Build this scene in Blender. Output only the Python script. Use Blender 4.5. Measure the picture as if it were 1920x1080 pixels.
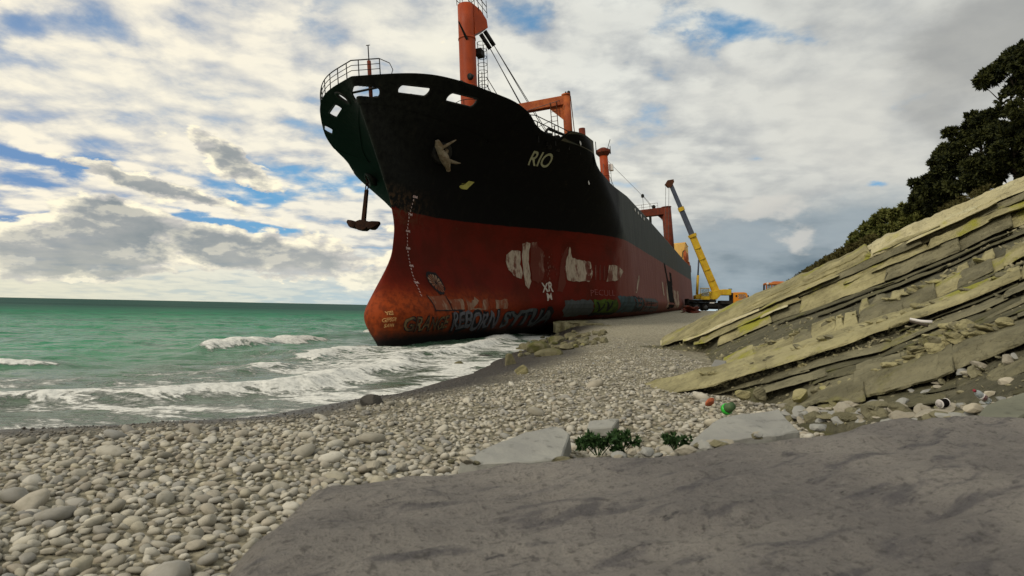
import bpy, bmesh, math, random
import numpy as np
from mathutils import Vector, Matrix
from mathutils.geometry import delaunay_2d_cdt

for o in list(bpy.data.objects):
    bpy.data.objects.remove(o, do_unlink=True)
SC = bpy.context.scene
COL = SC.collection
rnd = random.Random(7)
rng = np.random.default_rng(7)
rad = math.radians

# ------------------------------------------------------------------ camera
EYE = Vector((0, 0, 1.95))
PITCH, ROLL, FPX = rad(1.77), rad(1.18), 1200.0
_f = Vector((0, math.cos(PITCH), math.sin(PITCH)))
_r0, _u0 = Vector((1, 0, 0)), Vector((0, -math.sin(PITCH), math.cos(PITCH)))
_r = _r0 * math.cos(ROLL) + _u0 * math.sin(ROLL)
_u = _u0 * math.cos(ROLL) - _r0 * math.sin(ROLL)
cam = bpy.data.cameras.new('camera')
cam.sensor_width = 36.0
cam.lens = 36.0 * FPX / 1920.0
cam.clip_start, cam.clip_end = 0.05, 90000
cam.dof.use_dof = True; cam.dof.focus_distance = 26.0; cam.dof.aperture_fstop = 4.5
co = bpy.data.objects.new('camera', cam)
COL.objects.link(co)
M = Matrix.Identity(4)
for i in range(3):
    M[i][0], M[i][1], M[i][2], M[i][3] = _r[i], _u[i], -_f[i], EYE[i]
co.matrix_world = M
SC.camera = co

SUN_DIR = Vector((-0.63, -0.55, 0.65)).normalized()      # towards the sun: over the left shoulder
SUN_EL = math.asin(SUN_DIR.z)
SUN_AZ = math.atan2(SUN_DIR.x, SUN_DIR.y)


def at(px, py, Y):
    """world point at forward distance Y seen in that direction"""
    px, py, Y = float(px), float(py), float(Y)
    d = _f + _r * ((px - 960) / FPX) + _u * ((540 - py) / FPX)
    return EYE + d * (Y / d.y)


# ------------------------------------------------------------------ node helper
class S:
    """a socket with arithmetic"""
    def __init__(s, nt, sock): s.nt, s.k = nt, sock
    def _m(s, op, *a, clamp=False):
        n = s.nt.nodes.new('ShaderNodeMath'); n.operation = op; n.use_clamp = clamp
        for i, v in enumerate((s,) + a):
            if isinstance(v, S): s.nt.links.new(v.k, n.inputs[i])
            else: n.inputs[i].default_value = v
        return S(s.nt, n.outputs[0])
    def __add__(s, o): return s._m('ADD', o)
    __radd__ = __add__
    def __sub__(s, o): return s._m('SUBTRACT', o)
    def __rsub__(s, o): return (s * -1.0) + o
    def __mul__(s, o): return s._m('MULTIPLY', o)
    __rmul__ = __mul__
    def __truediv__(s, o): return s._m('DIVIDE', o)
    def pow(s, o): return s._m('POWER', o)
    def max(s, o): return s._m('MAXIMUM', o)
    def min(s, o): return s._m('MINIMUM', o)
    def clip(s): return s._m('ADD', 0.0, clamp=True)
    def exp(s): return s._m('EXPONENT')
    def abs(s): return s._m('ABSOLUTE')
    def step(s, a, b):
        n = s.nt.nodes.new('ShaderNodeMapRange'); n.interpolation_type = 'SMOOTHSTEP'
        s.nt.links.new(s.k, n.inputs[0])
        for i, v in ((1, a), (2, b)):
            if isinstance(v, S): s.nt.links.new(v.k, n.inputs[i])
            else: n.inputs[i].default_value = v
        return S(s.nt, n.outputs[0])


def setin(nt, sock, v):
    if isinstance(v, S): nt.links.new(v.k, sock)
    elif isinstance(v, (tuple, list)) and len(v) == 3 and sock.type == 'RGBA': sock.default_value = (*v, 1)
    else: sock.default_value = v


def mixc(nt, fac, a, b, mode='MIX'):
    n = nt.nodes.new('ShaderNodeMix'); n.data_type = 'RGBA'; n.blend_type = mode
    setin(nt, n.inputs[0], fac); setin(nt, n.inputs[6], a); setin(nt, n.inputs[7], b)
    return S(nt, n.outputs[2])


def noise(nt, vec, scale, detail=5, rough=.55, dist=0.0, out=0):
    n = nt.nodes.new('ShaderNodeTexNoise')
    if vec is not None: nt.links.new(vec.k, n.inputs['Vector'])
    n.inputs['Scale'].default_value = scale; n.inputs['Detail'].default_value = detail
    n.inputs['Roughness'].default_value = rough; n.inputs['Distortion'].default_value = dist
    return S(nt, n.outputs[out])


def voro(nt, vec, scale, feature='F1', out=0, rand=1.0):
    n = nt.nodes.new('ShaderNodeTexVoronoi'); n.feature = feature
    if vec is not None: nt.links.new(vec.k, n.inputs['Vector'])
    n.inputs['Scale'].default_value = scale; n.inputs['Randomness'].default_value = rand
    return S(nt, n.outputs[out])


def comb(nt, x, y, z):
    n = nt.nodes.new('ShaderNodeCombineXYZ')
    for i, v in enumerate((x, y, z)): setin(nt, n.inputs[i], v)
    return S(nt, n.outputs[0])


def sep(nt, v):
    n = nt.nodes.new('ShaderNodeSeparateXYZ'); nt.links.new(v.k, n.inputs[0])
    return [S(nt, n.outputs[i]) for i in range(3)]


def vmul(nt, v, t):
    n = nt.nodes.new('ShaderNodeVectorMath'); n.operation = 'MULTIPLY'
    nt.links.new(v.k, n.inputs[0]); n.inputs[1].default_value = t
    return S(nt, n.outputs[0])


def vadd(nt, v, t):
    n = nt.nodes.new('ShaderNodeVectorMath'); n.operation = 'ADD'
    nt.links.new(v.k, n.inputs[0])
    if isinstance(t, S): nt.links.new(t.k, n.inputs[1])
    else: n.inputs[1].default_value = t
    return S(nt, n.outputs[0])


# ------------------------------------------------------------------ sky
def build_world():
    w = bpy.data.worlds.new('World'); SC.world = w; w.use_nodes = True
    nt = w.node_tree; nt.nodes.clear()
    out = nt.nodes.new('ShaderNodeOutputWorld'); bg = nt.nodes.new('ShaderNodeBackground')
    nt.links.new(bg.outputs[0], out.inputs[0])
    bg.inputs[1].default_value = 0.1
    sky = nt.nodes.new('ShaderNodeTexSky'); sky.sky_type = 'NISHITA'; sky.sun_disc = False
    sky.sun_elevation = SUN_EL; sky.sun_rotation = SUN_AZ
    tc = nt.nodes.new('ShaderNodeTexCoord'); D = S(nt, tc.outputs['Generated'])
    x, y, z = sep(nt, D)
    zc = z.max(0.0)
    A = x._m('ARCTAN2', y)                       # azimuth, 0 straight ahead, right positive
    hyp = (x * x + y * y).pow(.5)
    E = z._m('ARCTAN2', hyp)                     # elevation
    k = zc + 0.16
    P = comb(nt, x / k, y / k, 0.0)              # flat cloud deck seen in perspective
    # wobble for outlines
    Q = comb(nt, A, E * 1.8, 0.0)
    wn = noise(nt, Q, 13.0, 6, .6, out=1)
    wx, wy, wz = sep(nt, wn)
    A2 = A + (wx - .5) * .09; E2 = E + (wy - .5) * .055

    def px2(px, py):
        d = _f + _r * ((px - 960) / FPX) + _u * ((540 - py) / FPX); d.normalize()
        return math.atan2(d.x, d.y), math.asin(d.z)

    def blob(px, py, w, h, rot=0.0, amp=1.0):
        a0, e0 = px2(px, py); ww, hh = w / FPX, h / FPX
        c, s = math.cos(rad(rot)), math.sin(rad(rot))
        da, de = A2 - a0, E2 - e0
        p = (da * c - de * s) / ww; q = (da * s + de * c) / hh
        return (((p * p + q * q) * -1.0).exp()) * amp

    def total(lst):
        t = None
        for b in lst:
            v = blob(*b); t = v if t is None else t + v
        return t

    # --- clear blue
    hs = nt.nodes.new('ShaderNodeHueSaturation'); hs.inputs['Saturation'].default_value = 1.0
    nt.links.new(sky.outputs[0], hs.inputs['Color'])
    blue = mixc(nt, .72, S(nt, hs.outputs[0]), (0.9, 3.6, 6.6))
    left = ((A * -1.0) - .42).step(-.12, .25)
    top = E.step(.22, .5)
    blue = mixc(nt, left * .7, blue, (1.6, 2.5, 4.6))
    blue = mixc(nt, top * .55, blue, (1.1, 2.0, 3.4))
    # --- high mottled layer
    n1 = noise(nt, P, 3.6, 8, .58, .15)
    n1b = noise(nt, vadd(nt, P, (.03, -.026, 0)), 3.6, 8, .58, .15)
    n2 = noise(nt, P, .8, 4, .5)
    cell = voro(nt, vadd(nt, P, vmul(nt, wn, (.16, .16, 0))), 8.5, 'SMOOTH_F1')
    field = n1 * .62 + (1.0 - cell) * .34 + (n2 - .5) * .3
    gaps = total([(105, 302, 95, 17, 4, .62), (480, 360, 85, 24, 6, .42), (640, 345, 110, 22, 5, .36), (412, 414, 85, 13, 6, .62), (530, 425, 60, 8, 4, .3), (40, 340, 40, 14, 0, .3),
                  (1370, 45, 105, 36, 10, .62), (1230, 40, 60, 22, 0, .22), (1490, 85, 60, 14, 15, .25), (600, 557, 260, 8, 1, .4),
                  (1640, 352, 22, 8, 0, .5), (1000, 20, 60, 30, 0, .12), (20, 95, 60, 50, 0, .14), (90, 20, 60, 30, 0, .1), (215, 105, 60, 20, 0, .1),
                  (440, 195, 40, 14, 0, .16), (560, 215, 30, 25, 0, .12), (700, 300, 60, 16, 0, .14), (30, 400, 60, 16, 0, .25), (560, 30, 30, 20, 0, .14), (260, 505, 160, 8, 0, .25)])
    cov = (field + (n1 - .5) * .25 - gaps * .62 + .05 + A.step(.0, .5) * .1).step(.24, .5)
    lit = ((n1 - n1b) * 5.0 + .5).clip()
    body = field.step(.36, .60)
    cream = mixc(nt, (A + .5).step(-.1, .75), (9.3, 8.6, 7.0), (7.3, 7.4, 6.9))
    shade = mixc(nt, (A + .5).step(-.1, .8), (4.3, 4.6, 5.1), (3.6, 3.9, 4.2))
    hi = mixc(nt, (body * .8 + lit * .35).clip(), shade, cream)
    # large soft greyness to the right and upward
    soft = noise(nt, vadd(nt, Q, (3.1, 1.7, 0)), 3.4, 6, .52)
    grey = (A.step(.12, .7) * .75 + soft.step(.42, .62) * A.step(-.1, .3) * .55).clip()
    hi = mixc(nt, grey * .7, hi, (4.5, 4.55, 4.35))
    hi = mixc(nt, (soft.step(.6, .4) * A.step(.02, .4) * (1.0 - E.step(.3, .45))) * .6, hi, (6.6, 6.5, 5.9))
    deck = mixc(nt, cov, blue, hi)
    # bright glow behind the mast: thin cloud lit through
    glow = total([(815, 100, 60, 45, 0, .8), (960, 250, 160, 70, 20, .45), (680, 15, 60, 30, 0, .5), (1120, 330, 200, 80, 15, .35), (250, 170, 260, 70, 0, .3)])
    deck = mixc(nt, glow.clip() * .8, deck, (8.6, 8.3, 7.0))
    # pale haze towards the sea horizon
    hz = 1.0 - E.step(.0, .11)
    deck = mixc(nt, hz * .8, deck, mixc(nt, (A + .7).step(0.0, .75), (7.0, 6.9, 5.4), (4.6, 5.8, 6.3)))
    # --- low cumulus, grey bodies with bright rims
    Qc = comb(nt, A, E * 2.1, 1.3)
    c1 = noise(nt, Qc, 15.0, 9, .56, .1)
    c1u = noise(nt, vadd(nt, Qc, (-.010, .022, 0)), 15.0, 9, .56, .1)
    lowband = E.step(.015, .05) * (1.0 - E.step(.09, .17)) * (1.0 - A.step(-.02, .25))
    cum = total([(55, 472, 80, 24, 0, .62), (150, 466, 62, 32, 0, .85), (212, 452, 36, 40, 0, .85), (185, 488, 60, 14, 0, .6), (272, 480, 46, 18, 8, .8), (395, 448, 115, 24, 6, .72), (410, 484, 75, 15, 8, .7),
                 (490, 460, 50, 22, 10, .5), (200, 395, 62, 27, 10, .95), (235, 332, 85, 16, 14, .85), (345, 360, 90, 12, 8, .75), (435, 305, 100, 22, 24, .98),
                 (620, 490, 80, 20, 0, .5), (700, 520, 60, 12, 0, .4), (75, 505, 45, 11, 0, .5), (205, 515, 60, 9, 0, .5), (25, 525, 40, 9, 0, .45), (330, 520, 60, 7, 0, .4), (510, 520, 60, 9, 0, .4)])
    c3 = noise(nt, vadd(nt, Qc, (7.0, 3.0, 0)), 34.0, 6, .55)
    den = cum * .82 + (c1 - .5) * 1.45 + (c3 - .5) * .3 + lowband * .3
    calpha = den.step(.3, .43)
    thick = den.step(.36, .82)
    rim = ((c1 - c1u) * 6.5 + (c3 - .5) * 1.2 + .42).clip()
    bright = mixc(nt, rim, (5.6, 5.4, 5.0), (10.0, 9.2, 7.0))
    dark = mixc(nt, (c1 * 1.6 - .3).clip(), (1.9, 2.35, 2.6), (4.4, 4.4, 4.2))
    cumc = mixc(nt, (thick * 1.25 - rim * .55).clip(), bright, dark)
    deck = mixc(nt, calpha * (1.0 - hz * .35), deck, cumc)
    # --- heavy slate bank low on the right
    c2 = noise(nt, vadd(nt, comb(nt, A, E * 2.6, 0.0), (5.0, 2.0, 0)), 5.0, 8, .55)
    bank = total([(1450, 520, 260, 42, 0, .9), (1360, 480, 200, 60, 0, .55), (1600, 470, 160, 50, 0, .55), (1500, 420, 260, 50, 0, .3), (1900, 480, 300, 110, 0, .6), (1350, 555, 170, 12, 0, .4)])
    bfac = (bank + (c2 - .5) * 1.3).step(.15, .85)
    deck = mixc(nt, bfac * .85, deck, mixc(nt, c2.step(.35, .62), (.75, 1.3, 1.75), (2.8, 3.4, 3.8)))
    puff = total([(1455, 385, 60, 20, 0, .8), (1500, 445, 45, 26, 0, .9), (1560, 300, 70, 25, 0, .4), (1380, 410, 70, 12, 0, .5)])
    pf = (puff + (c1 - .5) * 1.5).step(.35, .8)
    deck = mixc(nt, pf * .7, deck, (6.2, 6.0, 5.5))
    ridge = total([(1890, 40, 150, 80, 0, 1.1), (1800, 150, 120, 60, 0, .4), (1760, 235, 60, 40, 30, .5), (1330, 210, 150, 40, 10, .35)])
    deck = mixc(nt, (ridge + (soft - .5)).step(.25, 1.0) * .6, deck, (2.7, 2.75, 2.7))
    # below the horizon: dull sea-grey
    deck = mixc(nt, (z * -1.0).step(0.0, .02), deck, (1.4, 1.9, 1.8))
    nt.links.new(deck.k, bg.inputs[0])


build_world()

sl = bpy.data.lights.new('sun', 'SUN'); sl.energy = 1.5; sl.angle = rad(12); sl.color = (1.0, .9, .74)
so = bpy.data.objects.new('sun', sl); COL.objects.link(so)
so.rotation_euler = SUN_DIR.to_track_quat('Z', 'Y').to_euler()

SC.view_settings.view_transform = 'Standard'
SC.view_settings.look = 'None'
SC.view_settings.exposure = 0.1
SC.view_settings.gamma = 1.0
SC.view_settings.use_curve_mapping = False
SC.render.engine = 'CYCLES'
SC.cycles.max_bounces = 4
SC.cycles.diffuse_bounces = 2
SC.cycles.glossy_bounces = 2
SC.cycles.transmission_bounces = 3


# ------------------------------------------------------------------ materials
def newmat(name):
    m = bpy.data.materials.new(name); m.use_nodes = True
    nt = m.node_tree
    b = nt.nodes['Principled BSDF']
    return m, nt, b


def objco(nt):
    n = nt.nodes.new('ShaderNodeTexCoord'); return S(nt, n.outputs['Object'])


def worldco(nt):
    n = nt.nodes.new('ShaderNodeNewGeometry'); return S(nt, n.outputs['Position'])


def attr(nt, name, fac=True):
    n = nt.nodes.new('ShaderNodeAttribute'); n.attribute_name = name
    return S(nt, n.outputs['Fac' if fac else 'Color'])


def bump(nt, b, h, strength=.4, dist=.02):
    n = nt.nodes.new('ShaderNodeBump'); n.inputs['Strength'].default_value = strength; n.inputs['Distance'].default_value = dist
    nt.links.new(h.k, n.inputs['Height']); nt.links.new(n.outputs[0], b.inputs['Normal'])


def pmat(name, a, c, scale=3.0, rough=.7, spec=.3, metal=0.0, spots=None, spotw=(.6, .7), bstr=.15, bscale=None, stretch=None):
    """mottled procedural paint / stone: two tones by noise, optional third tone in spots"""
    m, nt, b = newmat(name)
    P = objco(nt)
    if stretch: P = vmul(nt, P, stretch)
    n = noise(nt, P, scale, 6, .6)
    colr = mixc(nt, n.step(.35, .65), a, c)
    if spots:
        n3 = noise(nt, vadd(nt, P, (3.3, 1.1, 7.7)), scale * 1.7, 7, .65)
        colr = mixc(nt, n3.step(*spotw), colr, spots)
    nt.links.new(colr.k, b.inputs['Base Color'])
    b.inputs['Roughness'].default_value = rough; b.inputs['Specular IOR Level'].default_value = spec; b.inputs['Metallic'].default_value = metal
    if bstr: bump(nt, b, noise(nt, P, bscale or scale * 4, 6, .65), bstr, .02)
    return m


def hull_mat():
    m, nt, b = newmat('hull_paint')
    P = objco(nt); x, y, z = sep(nt, P)
    st = vmul(nt, P, (1.0, 1.0, .12))
    streak = noise(nt, st, 2.2, 7, .65)
    mott = noise(nt, P, .55, 7, .6)
    fine = noise(nt, P, 3.5, 7, .65)
    edge = noise(nt, P, 1.2, 4, .5)
    aftf = (x + (mott - .5) * 3.0).step(22.6, 24.2)                   # mid-body aft: black goes paler grey, red goes pinkish
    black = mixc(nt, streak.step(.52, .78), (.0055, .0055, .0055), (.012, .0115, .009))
    bowr = (1.0 - x.step(-1.5, 5.0))  # grazing sun round the stem, painted in as a lighter zone
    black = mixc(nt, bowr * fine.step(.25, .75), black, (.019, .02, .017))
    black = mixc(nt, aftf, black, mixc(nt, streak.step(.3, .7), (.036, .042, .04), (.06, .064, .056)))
    black = mixc(nt, (fine * .6 + streak * .4).step(.62, .68) * .5, black, (.05, .026, .012))
    red = mixc(nt, mott.step(.35, .65), (.125, .012, .006), (.085, .011, .005))
    red = mixc(nt, streak.step(.55, .8) * .5, red, (.075, .016, .008))
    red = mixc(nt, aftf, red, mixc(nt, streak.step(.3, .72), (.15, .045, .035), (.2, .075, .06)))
    low = 1.0 - (z + (edge - .5) * .8).step(1.9, 3.3)
    org = mixc(nt, fine.step(.42, .62), (.27, .046, .011), (.15, .028, .009))
    red = mixc(nt, low * (1.0 - x.step(6.0, 14.0)), red, org)
    dirt = (1.0 - (z + (edge - .5) * .9).step(.0, 1.5)) * noise(nt, P, 1.5, 7, .6).step(.35, .6)
    red = mixc(nt, dirt * .85, red, (.05, .025, .016))
    red = mixc(nt, noise(nt, P, 1.1, 8, .7).step(.66, .73) * .6, red, (.09, .04, .02))
    alg = 1.0 - (z + (fine - .5) * .5).step(.15, .75)
    red = mixc(nt, alg, red, (.014, .012, .012))
    rustrun = noise(nt, vmul(nt, P, (2.2, 2.2, .09)), 1.6, 6, .7).step(.64, .74) * mott.step(.4, .6)
    red = mixc(nt, rustrun * .75, red, (.055, .022, .012))
    black = mixc(nt, rustrun * .5, black, (.045, .022, .012))
    wl = (z + (edge - .5) * .12 + (1.0 - x.step(1.2, 4.0)) * (fine - .5) * .7).step(6.96, 7.02)
    colr = mixc(nt, wl, red, black)
    scuff = (1.0 - ((z - 7.1).abs() / 1.3).clip()) * (1.0 - x.step(1.0, 5.5)) * fine.step(.45, .6)
    colr = mixc(nt, scuff * .7, colr, (.11, .06, .03))
    nt.links.new(colr.k, b.inputs['Base Color'])
    b.inputs['Roughness'].default_value = .62
    b.inputs['Specular IOR Level'].default_value = .06
    # plating: weld seams as fine relief
    seam = ((z / 2.1)._m('FRACT') - .5).abs().step(.478, .5).max(((x / 6.4)._m('FRACT') - .5).abs().step(.493, .5))
    bump(nt, b, fine * .5 + noise(nt, P, .35, 3, .5) + noise(nt, vmul(nt, P, (.5, 1, .8)), 1.0, 2, .5) * .8 + seam * .25, .35, .06)
    return m


def patch_mat(name, paint, under, cover, scale=2.5, stretch=(1, 1, .35)):
    """worn paint: the colour underneath shows through"""
    m, nt, b = newmat(name)
    P = vmul(nt, objco(nt), stretch)
    n = noise(nt, P, scale, 9, .72)
    n2 = noise(nt, P, scale * .3, 4, .5)
    f = (n * .7 + n2 * .5).step(cover, cover + .12)
    tint = mixc(nt, noise(nt, P, scale * 2, 5, .6).step(.35, .7), paint, tuple(c * .72 for c in paint))
    colr = mixc(nt, f, tint, under)
    nt.links.new(colr.k, b.inputs['Base Color']); b.inputs['Roughness'].default_value = .75; b.inputs['Specular IOR Level'].default_value = .1
    return m


def rock_mat(name, base, alt, moss, mossw, scale=1.6, shale=None, bstr=.6, cracks=False):
    m, nt, b = newmat(name)
    P = worldco(nt)
    n = noise(nt, P, scale, 8, .62); n2 = noise(nt, P, scale * 6, 8, .65); n3 = noise(nt, vadd(nt, P, (9, 4, 2)), scale * .55, 6, .6)
    info = nt.nodes.new('ShaderNodeObjectInfo'); r = S(nt, info.outputs['Random'])
    colr = mixc(nt, (n * .9 + r * .14).step(.38, .68), base, alt)
    px_, py_, pz_ = sep(nt, P)
    bedw = (pz_ - px_ * .665 + py_ * .052) * 7.0
    lam = noise(nt, comb(nt, px_ * .5, py_ * .5, bedw), 2.4, 6, .6)
    if cracks: colr = mixc(nt, lam.step(.53, .65) * .5, colr, tuple(c * .5 for c in base))
    if cracks: colr = mixc(nt, lam.step(.46, .36) * .35, colr, tuple(min(.6, c * 1.3) for c in base))
    colr = mixc(nt, n2.step(.54, .72) * .7, colr, tuple(c * .42 for c in base))
    if cracks:
        cr_ = voro(nt, vadd(nt, vmul(nt, P, (1, 1, 2.2)), vmul(nt, noise(nt, P, scale * 2, 4, .6, out=1), (.5, .5, .5))), scale * 1.5, 'DISTANCE_TO_EDGE')
        colr = mixc(nt, (1.0 - cr_.step(.0, .03)) * n.step(.4, .6) * .7, colr, tuple(c * .25 for c in base))
    colr = mixc(nt, n3.step(*mossw), colr, moss)
    nt.links.new(colr.k, b.inputs['Base Color']); b.inputs['Roughness'].default_value = .9; b.inputs['Specular IOR Level'].default_value = .15
    bump(nt, b, n2 + n * .6 + noise(nt, P, scale * 22, 5, .6) * .35 + (lam * 1.4 if cracks else n * .01), bstr, .05)
    return m


MAT = {}
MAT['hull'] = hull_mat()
MAT['blacksteel'] = pmat('black_steel', (.008, .008, .008), (.02, .018, .015), 2.0, .6, .2)
MAT['orange'] = pmat('orange_paint', (.40, .06, .011), (.29, .043, .010), 1.2, .55, .25, spots=(.12, .05, .025), spotw=(.6, .72), stretch=(1, 1, .5))
MAT['rustred'] = pmat('rusty_red_paint', (.16, .03, .013), (.1, .024, .013), 1.6, .75, .2, spots=(.07, .03, .018), spotw=(.52, .68))
MAT['rustorange'] = pmat('rusty_orange_paint', (.42, .11, .03), (.28, .06, .02), 1.5, .7, .2, spots=(.16, .05, .02), spotw=(.56, .66))
MAT['rust'] = pmat('rust', (.06, .027, .016), (.1, .04, .02), 4.0, .85, .15, bstr=.4)
MAT['bone'] = pmat('weathered_steel', (.3, .25, .18), (.17, .12, .07), 3.0, .8, .15, spots=(.12, .05, .03), bstr=.3)
MAT['darkrust'] = pmat('dark_rust', (.022, .011, .008), (.04, .018, .011), 4.0, .85, .1, bstr=.4)
MAT['wire'] = pmat('wire_rope', (.07, .07, .07), (.1, .095, .09), 4.0, .6, .2, bstr=0)
MAT['greybul'] = pmat('faded_grey_paint', (.06, .065, .055), (.1, .09, .065), 1.5, .8, .1, spots=(.12, .07, .04))
MAT['houseyellow'] = pmat('stained_cream_paint', (.8, .52, .16), (.7, .4, .1), .5, .7, .2, spots=(.3, .13, .04), spotw=(.55, .7), stretch=(1, 1, .3))
MAT['name'] = patch_mat('name_paint', (.46, .46, .3), (.3, .27, .06), .72, 1.4, (1, 1, 1))
MAT['yellowmark'] = patch_mat('yellow_mark_paint', (.45, .42, .12), (.4, .4, .2), .7, 2.0)
MAT['whitemark'] = pmat('draught_mark_paint', (.6, .45, .42), (.5, .36, .34), 5, .7, .1, bstr=0)
MAT['white_worn'] = patch_mat('worn_white_paint', (.44, .36, .28), (.14, .05, .034), .56, 2.6)
MAT['white_thin'] = patch_mat('thin_white_paint', (.26, .17, .13), (.12, .03, .02), .50, 2.0, (1, 1, .2))
MAT['graffiti_grey'] = patch_mat('graffiti_grey', (.085, .095, .1), (.06, .06, .06), .66, 1.5)
MAT['graffiti_lilac'] = patch_mat('graffiti_lilac', (.13, .13, .15), (.08, .07, .08), .6, 1.8)
MAT['graffiti_black'] = pmat('graffiti_black', (.012, .012, .014), (.02, .018, .02), 3, .7, .1, bstr=0)
MAT['graffiti_green'] = patch_mat('graffiti_green', (.075, .12, .02), (.03, .045, .02), .62, 1.3)
MAT['graffiti_teal'] = patch_mat('graffiti_teal', (.06, .095, .11), (.04, .05, .05), .62, 1.2)
MAT['graffiti_khaki'] = patch_mat('graffiti_khaki', (.16, .11, .055), (.07, .04, .025), .58, 2.2)
MAT['graffiti_pale'] = patch_mat('graffiti_pale', (.28, .19, .13), (.2, .06, .03), .55, 1.8)
MAT['graffiti_yellow'] = pmat('graffiti_yellow', (.62, .38, .16), (.5, .26, .1), 5, .7, .1, bstr=0)
MAT['graffiti_pink'] = pmat('graffiti_pink', (.3, .1, .1), (.22, .07, .06), 5, .7, .1, bstr=0)
MAT['graffiti_white'] = pmat('graffiti_white', (.55, .5, .44), (.4, .34, .3), 4, .7, .1, bstr=0)
MAT['hole'] = pmat('dark_opening', (.004, .004, .004), (.008, .006, .006), 2, .9, .05, bstr=0)
MAT['craneyellow'] = pmat('crane_yellow', (.62, .42, .02), (.5, .3, .02), 1.2, .5, .35, spots=(.25, .13, .03), spotw=(.66, .76))
MAT['cranegrey'] = pmat('crane_blue_grey', (.07, .085, .12), (.05, .06, .085), 1.0, .5, .3)
MAT['caborange'] = pmat('cab_orange', (.72, .27, .015), (.6, .2, .012), 1.0, .45, .4, spots=(.3, .1, .02), spotw=(.7, .78))
MAT['chassis'] = pmat('chassis_black', (.012, .012, .012), (.025, .022, .02), 2, .8, .15)
MAT['tyre'] = pmat('tyre_rubber', (.014, .014, .014), (.03, .028, .025), 3, .9, .1)
MAT['rim'] = pmat('wheel_rim_grey', (.06, .07, .08), (.09, .09, .09), 3, .6, .3)
MAT['digger'] = pmat('loader_orange', (.5, .17, .03), (.38, .1, .025), 1.5, .6, .3, spots=(.15, .06, .03))
MAT['lamp'] = pmat('lamp_white', (.8, .78, .75), (.7, .66, .62), 4, .4, .4, bstr=0)


def glass_mat():
    m, nt, b = newmat('window_glass')
    b.inputs['Base Color'].default_value = (.55, .6, .62, 1); b.inputs['Roughness'].default_value = .08
    b.inputs['Transmission Weight'].default_value = .8; b.inputs['IOR'].default_value = 1.1
    return m


MAT['glass'] = glass_mat()
MAT['bed'] = rock_mat('limestone_bed', (.375, .34, .185), (.235, .213, .115), (.28, .275, .045), (.53, .66), 1.7, bstr=.9, cracks=True)
MAT['bedpale'] = rock_mat('pale_limestone_bed', (.56, .51, .32), (.43, .39, .23), (.40, .38, .10), (.58, .74), 1.5, bstr=.7, cracks=True)
MAT['bedgrey'] = rock_mat('marl_bed', (.225, .208, .13), (.15, .14, .088), (.23, .22, .055), (.57, .74), 2.0, bstr=.9, cracks=True)
MAT['shale'] = rock_mat('shale_slope', (.105, .10, .066), (.185, .172, .115), (.12, .117, .05), (.53, .72), 3.0, bstr=1.0, cracks=True)
MAT['bank'] = rock_mat('cemented_gravel', (.36, .325, .2), (.28, .25, .14), (.2, .18, .06), (.5, .7), 2.2, bstr=1.0)
MAT['shalebed'] = rock_mat('hard_shale', (.145, .135, .08), (.1, .095, .058), (.15, .15, .05), (.56, .7), 2.5, bstr=1.0, cracks=True)
MAT['stonebeige'] = rock_mat('beige_stone', (.38, .35, .28), (.29, .265, .21), (.25, .24, .19), (.6, .75), 4.0, bstr=.4)
MAT['chip'] = rock_mat('rock_chip', (.24, .22, .14), (.36, .33, .21), (.16, .15, .08), (.5, .7), 5.0, bstr=.3)
MAT['greyslab'] = rock_mat('grey_slab', (.3, .3, .275), (.25, .25, .235), (.2, .19, .16), (.66, .8), 1.2, bstr=.3)
MAT['greenslab'] = rock_mat('greenish_slab', (.19, .195, .15), (.15, .155, .12), (.16, .16, .09), (.6, .75), 1.4, bstr=.4)
MAT['mossrock'] = rock_mat('mossy_rock', (.115, .105, .062), (.19, .172, .105), (.085, .085, .028), (.5, .65), 2.0)
MAT['wetrock'] = rock_mat('wet_rock', (.055, .052, .048), (.085, .08, .07), (.05, .05, .03), (.6, .75), 2.5)
def boulder_mat():
    m, nt, b = newmat('near_boulder')
    P = worldco(nt); x, y, z = sep(nt, P)
    R_ = comb(nt, x * .9 + y * .5, (y * .9 - x * .5) * 3.2, z * 2.0)
    n = noise(nt, P, 1.1, 5, .55); st_ = noise(nt, R_, 2.6, 8, .62, .4); st2 = noise(nt, R_, 7.0, 8, .68); g_ = noise(nt, P, 26, 6, .7)
    colr = mixc(nt, n.step(.35, .65), (.22, .205, .195), (.34, .315, .285))
    colr = mixc(nt, st_.step(.52, .66) * .75, colr, (.115, .11, .12))
    colr = mixc(nt, st2.step(.60, .70) * .8, colr, (.05, .05, .06))
    colr = mixc(nt, st2.step(.42, .30) * .5, colr, (.33, .31, .285))
    g2 = noise(nt, P, 90, 4, .75)
    colr = mixc(nt, g_.step(.52, .66) * .55, colr, (.07, .066, .062))
    colr = mixc(nt, g_.step(.44, .30) * .4, colr, (.36, .34, .31))
    colr = mixc(nt, g2.step(.56, .66) * .5, colr, (.06, .058, .056))
    pit = voro(nt, R_, 9.0); colr = mixc(nt, pit.step(.16, .06) * noise(nt, P, 4.0, 3, .5).step(.5, .6) * .8, colr, (.04, .04, .042))
    nt.links.new(colr.k, b.inputs['Base Color']); b.inputs['Roughness'].default_value = .85; b.inputs['Specular IOR Level'].default_value = .2
    bump(nt, b, st_ * 1.0 + st2 * .9 + g_ * .6 + g2 * .25 + n, 1.0, .06)
    return m


MAT['boulder'] = boulder_mat()


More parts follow.
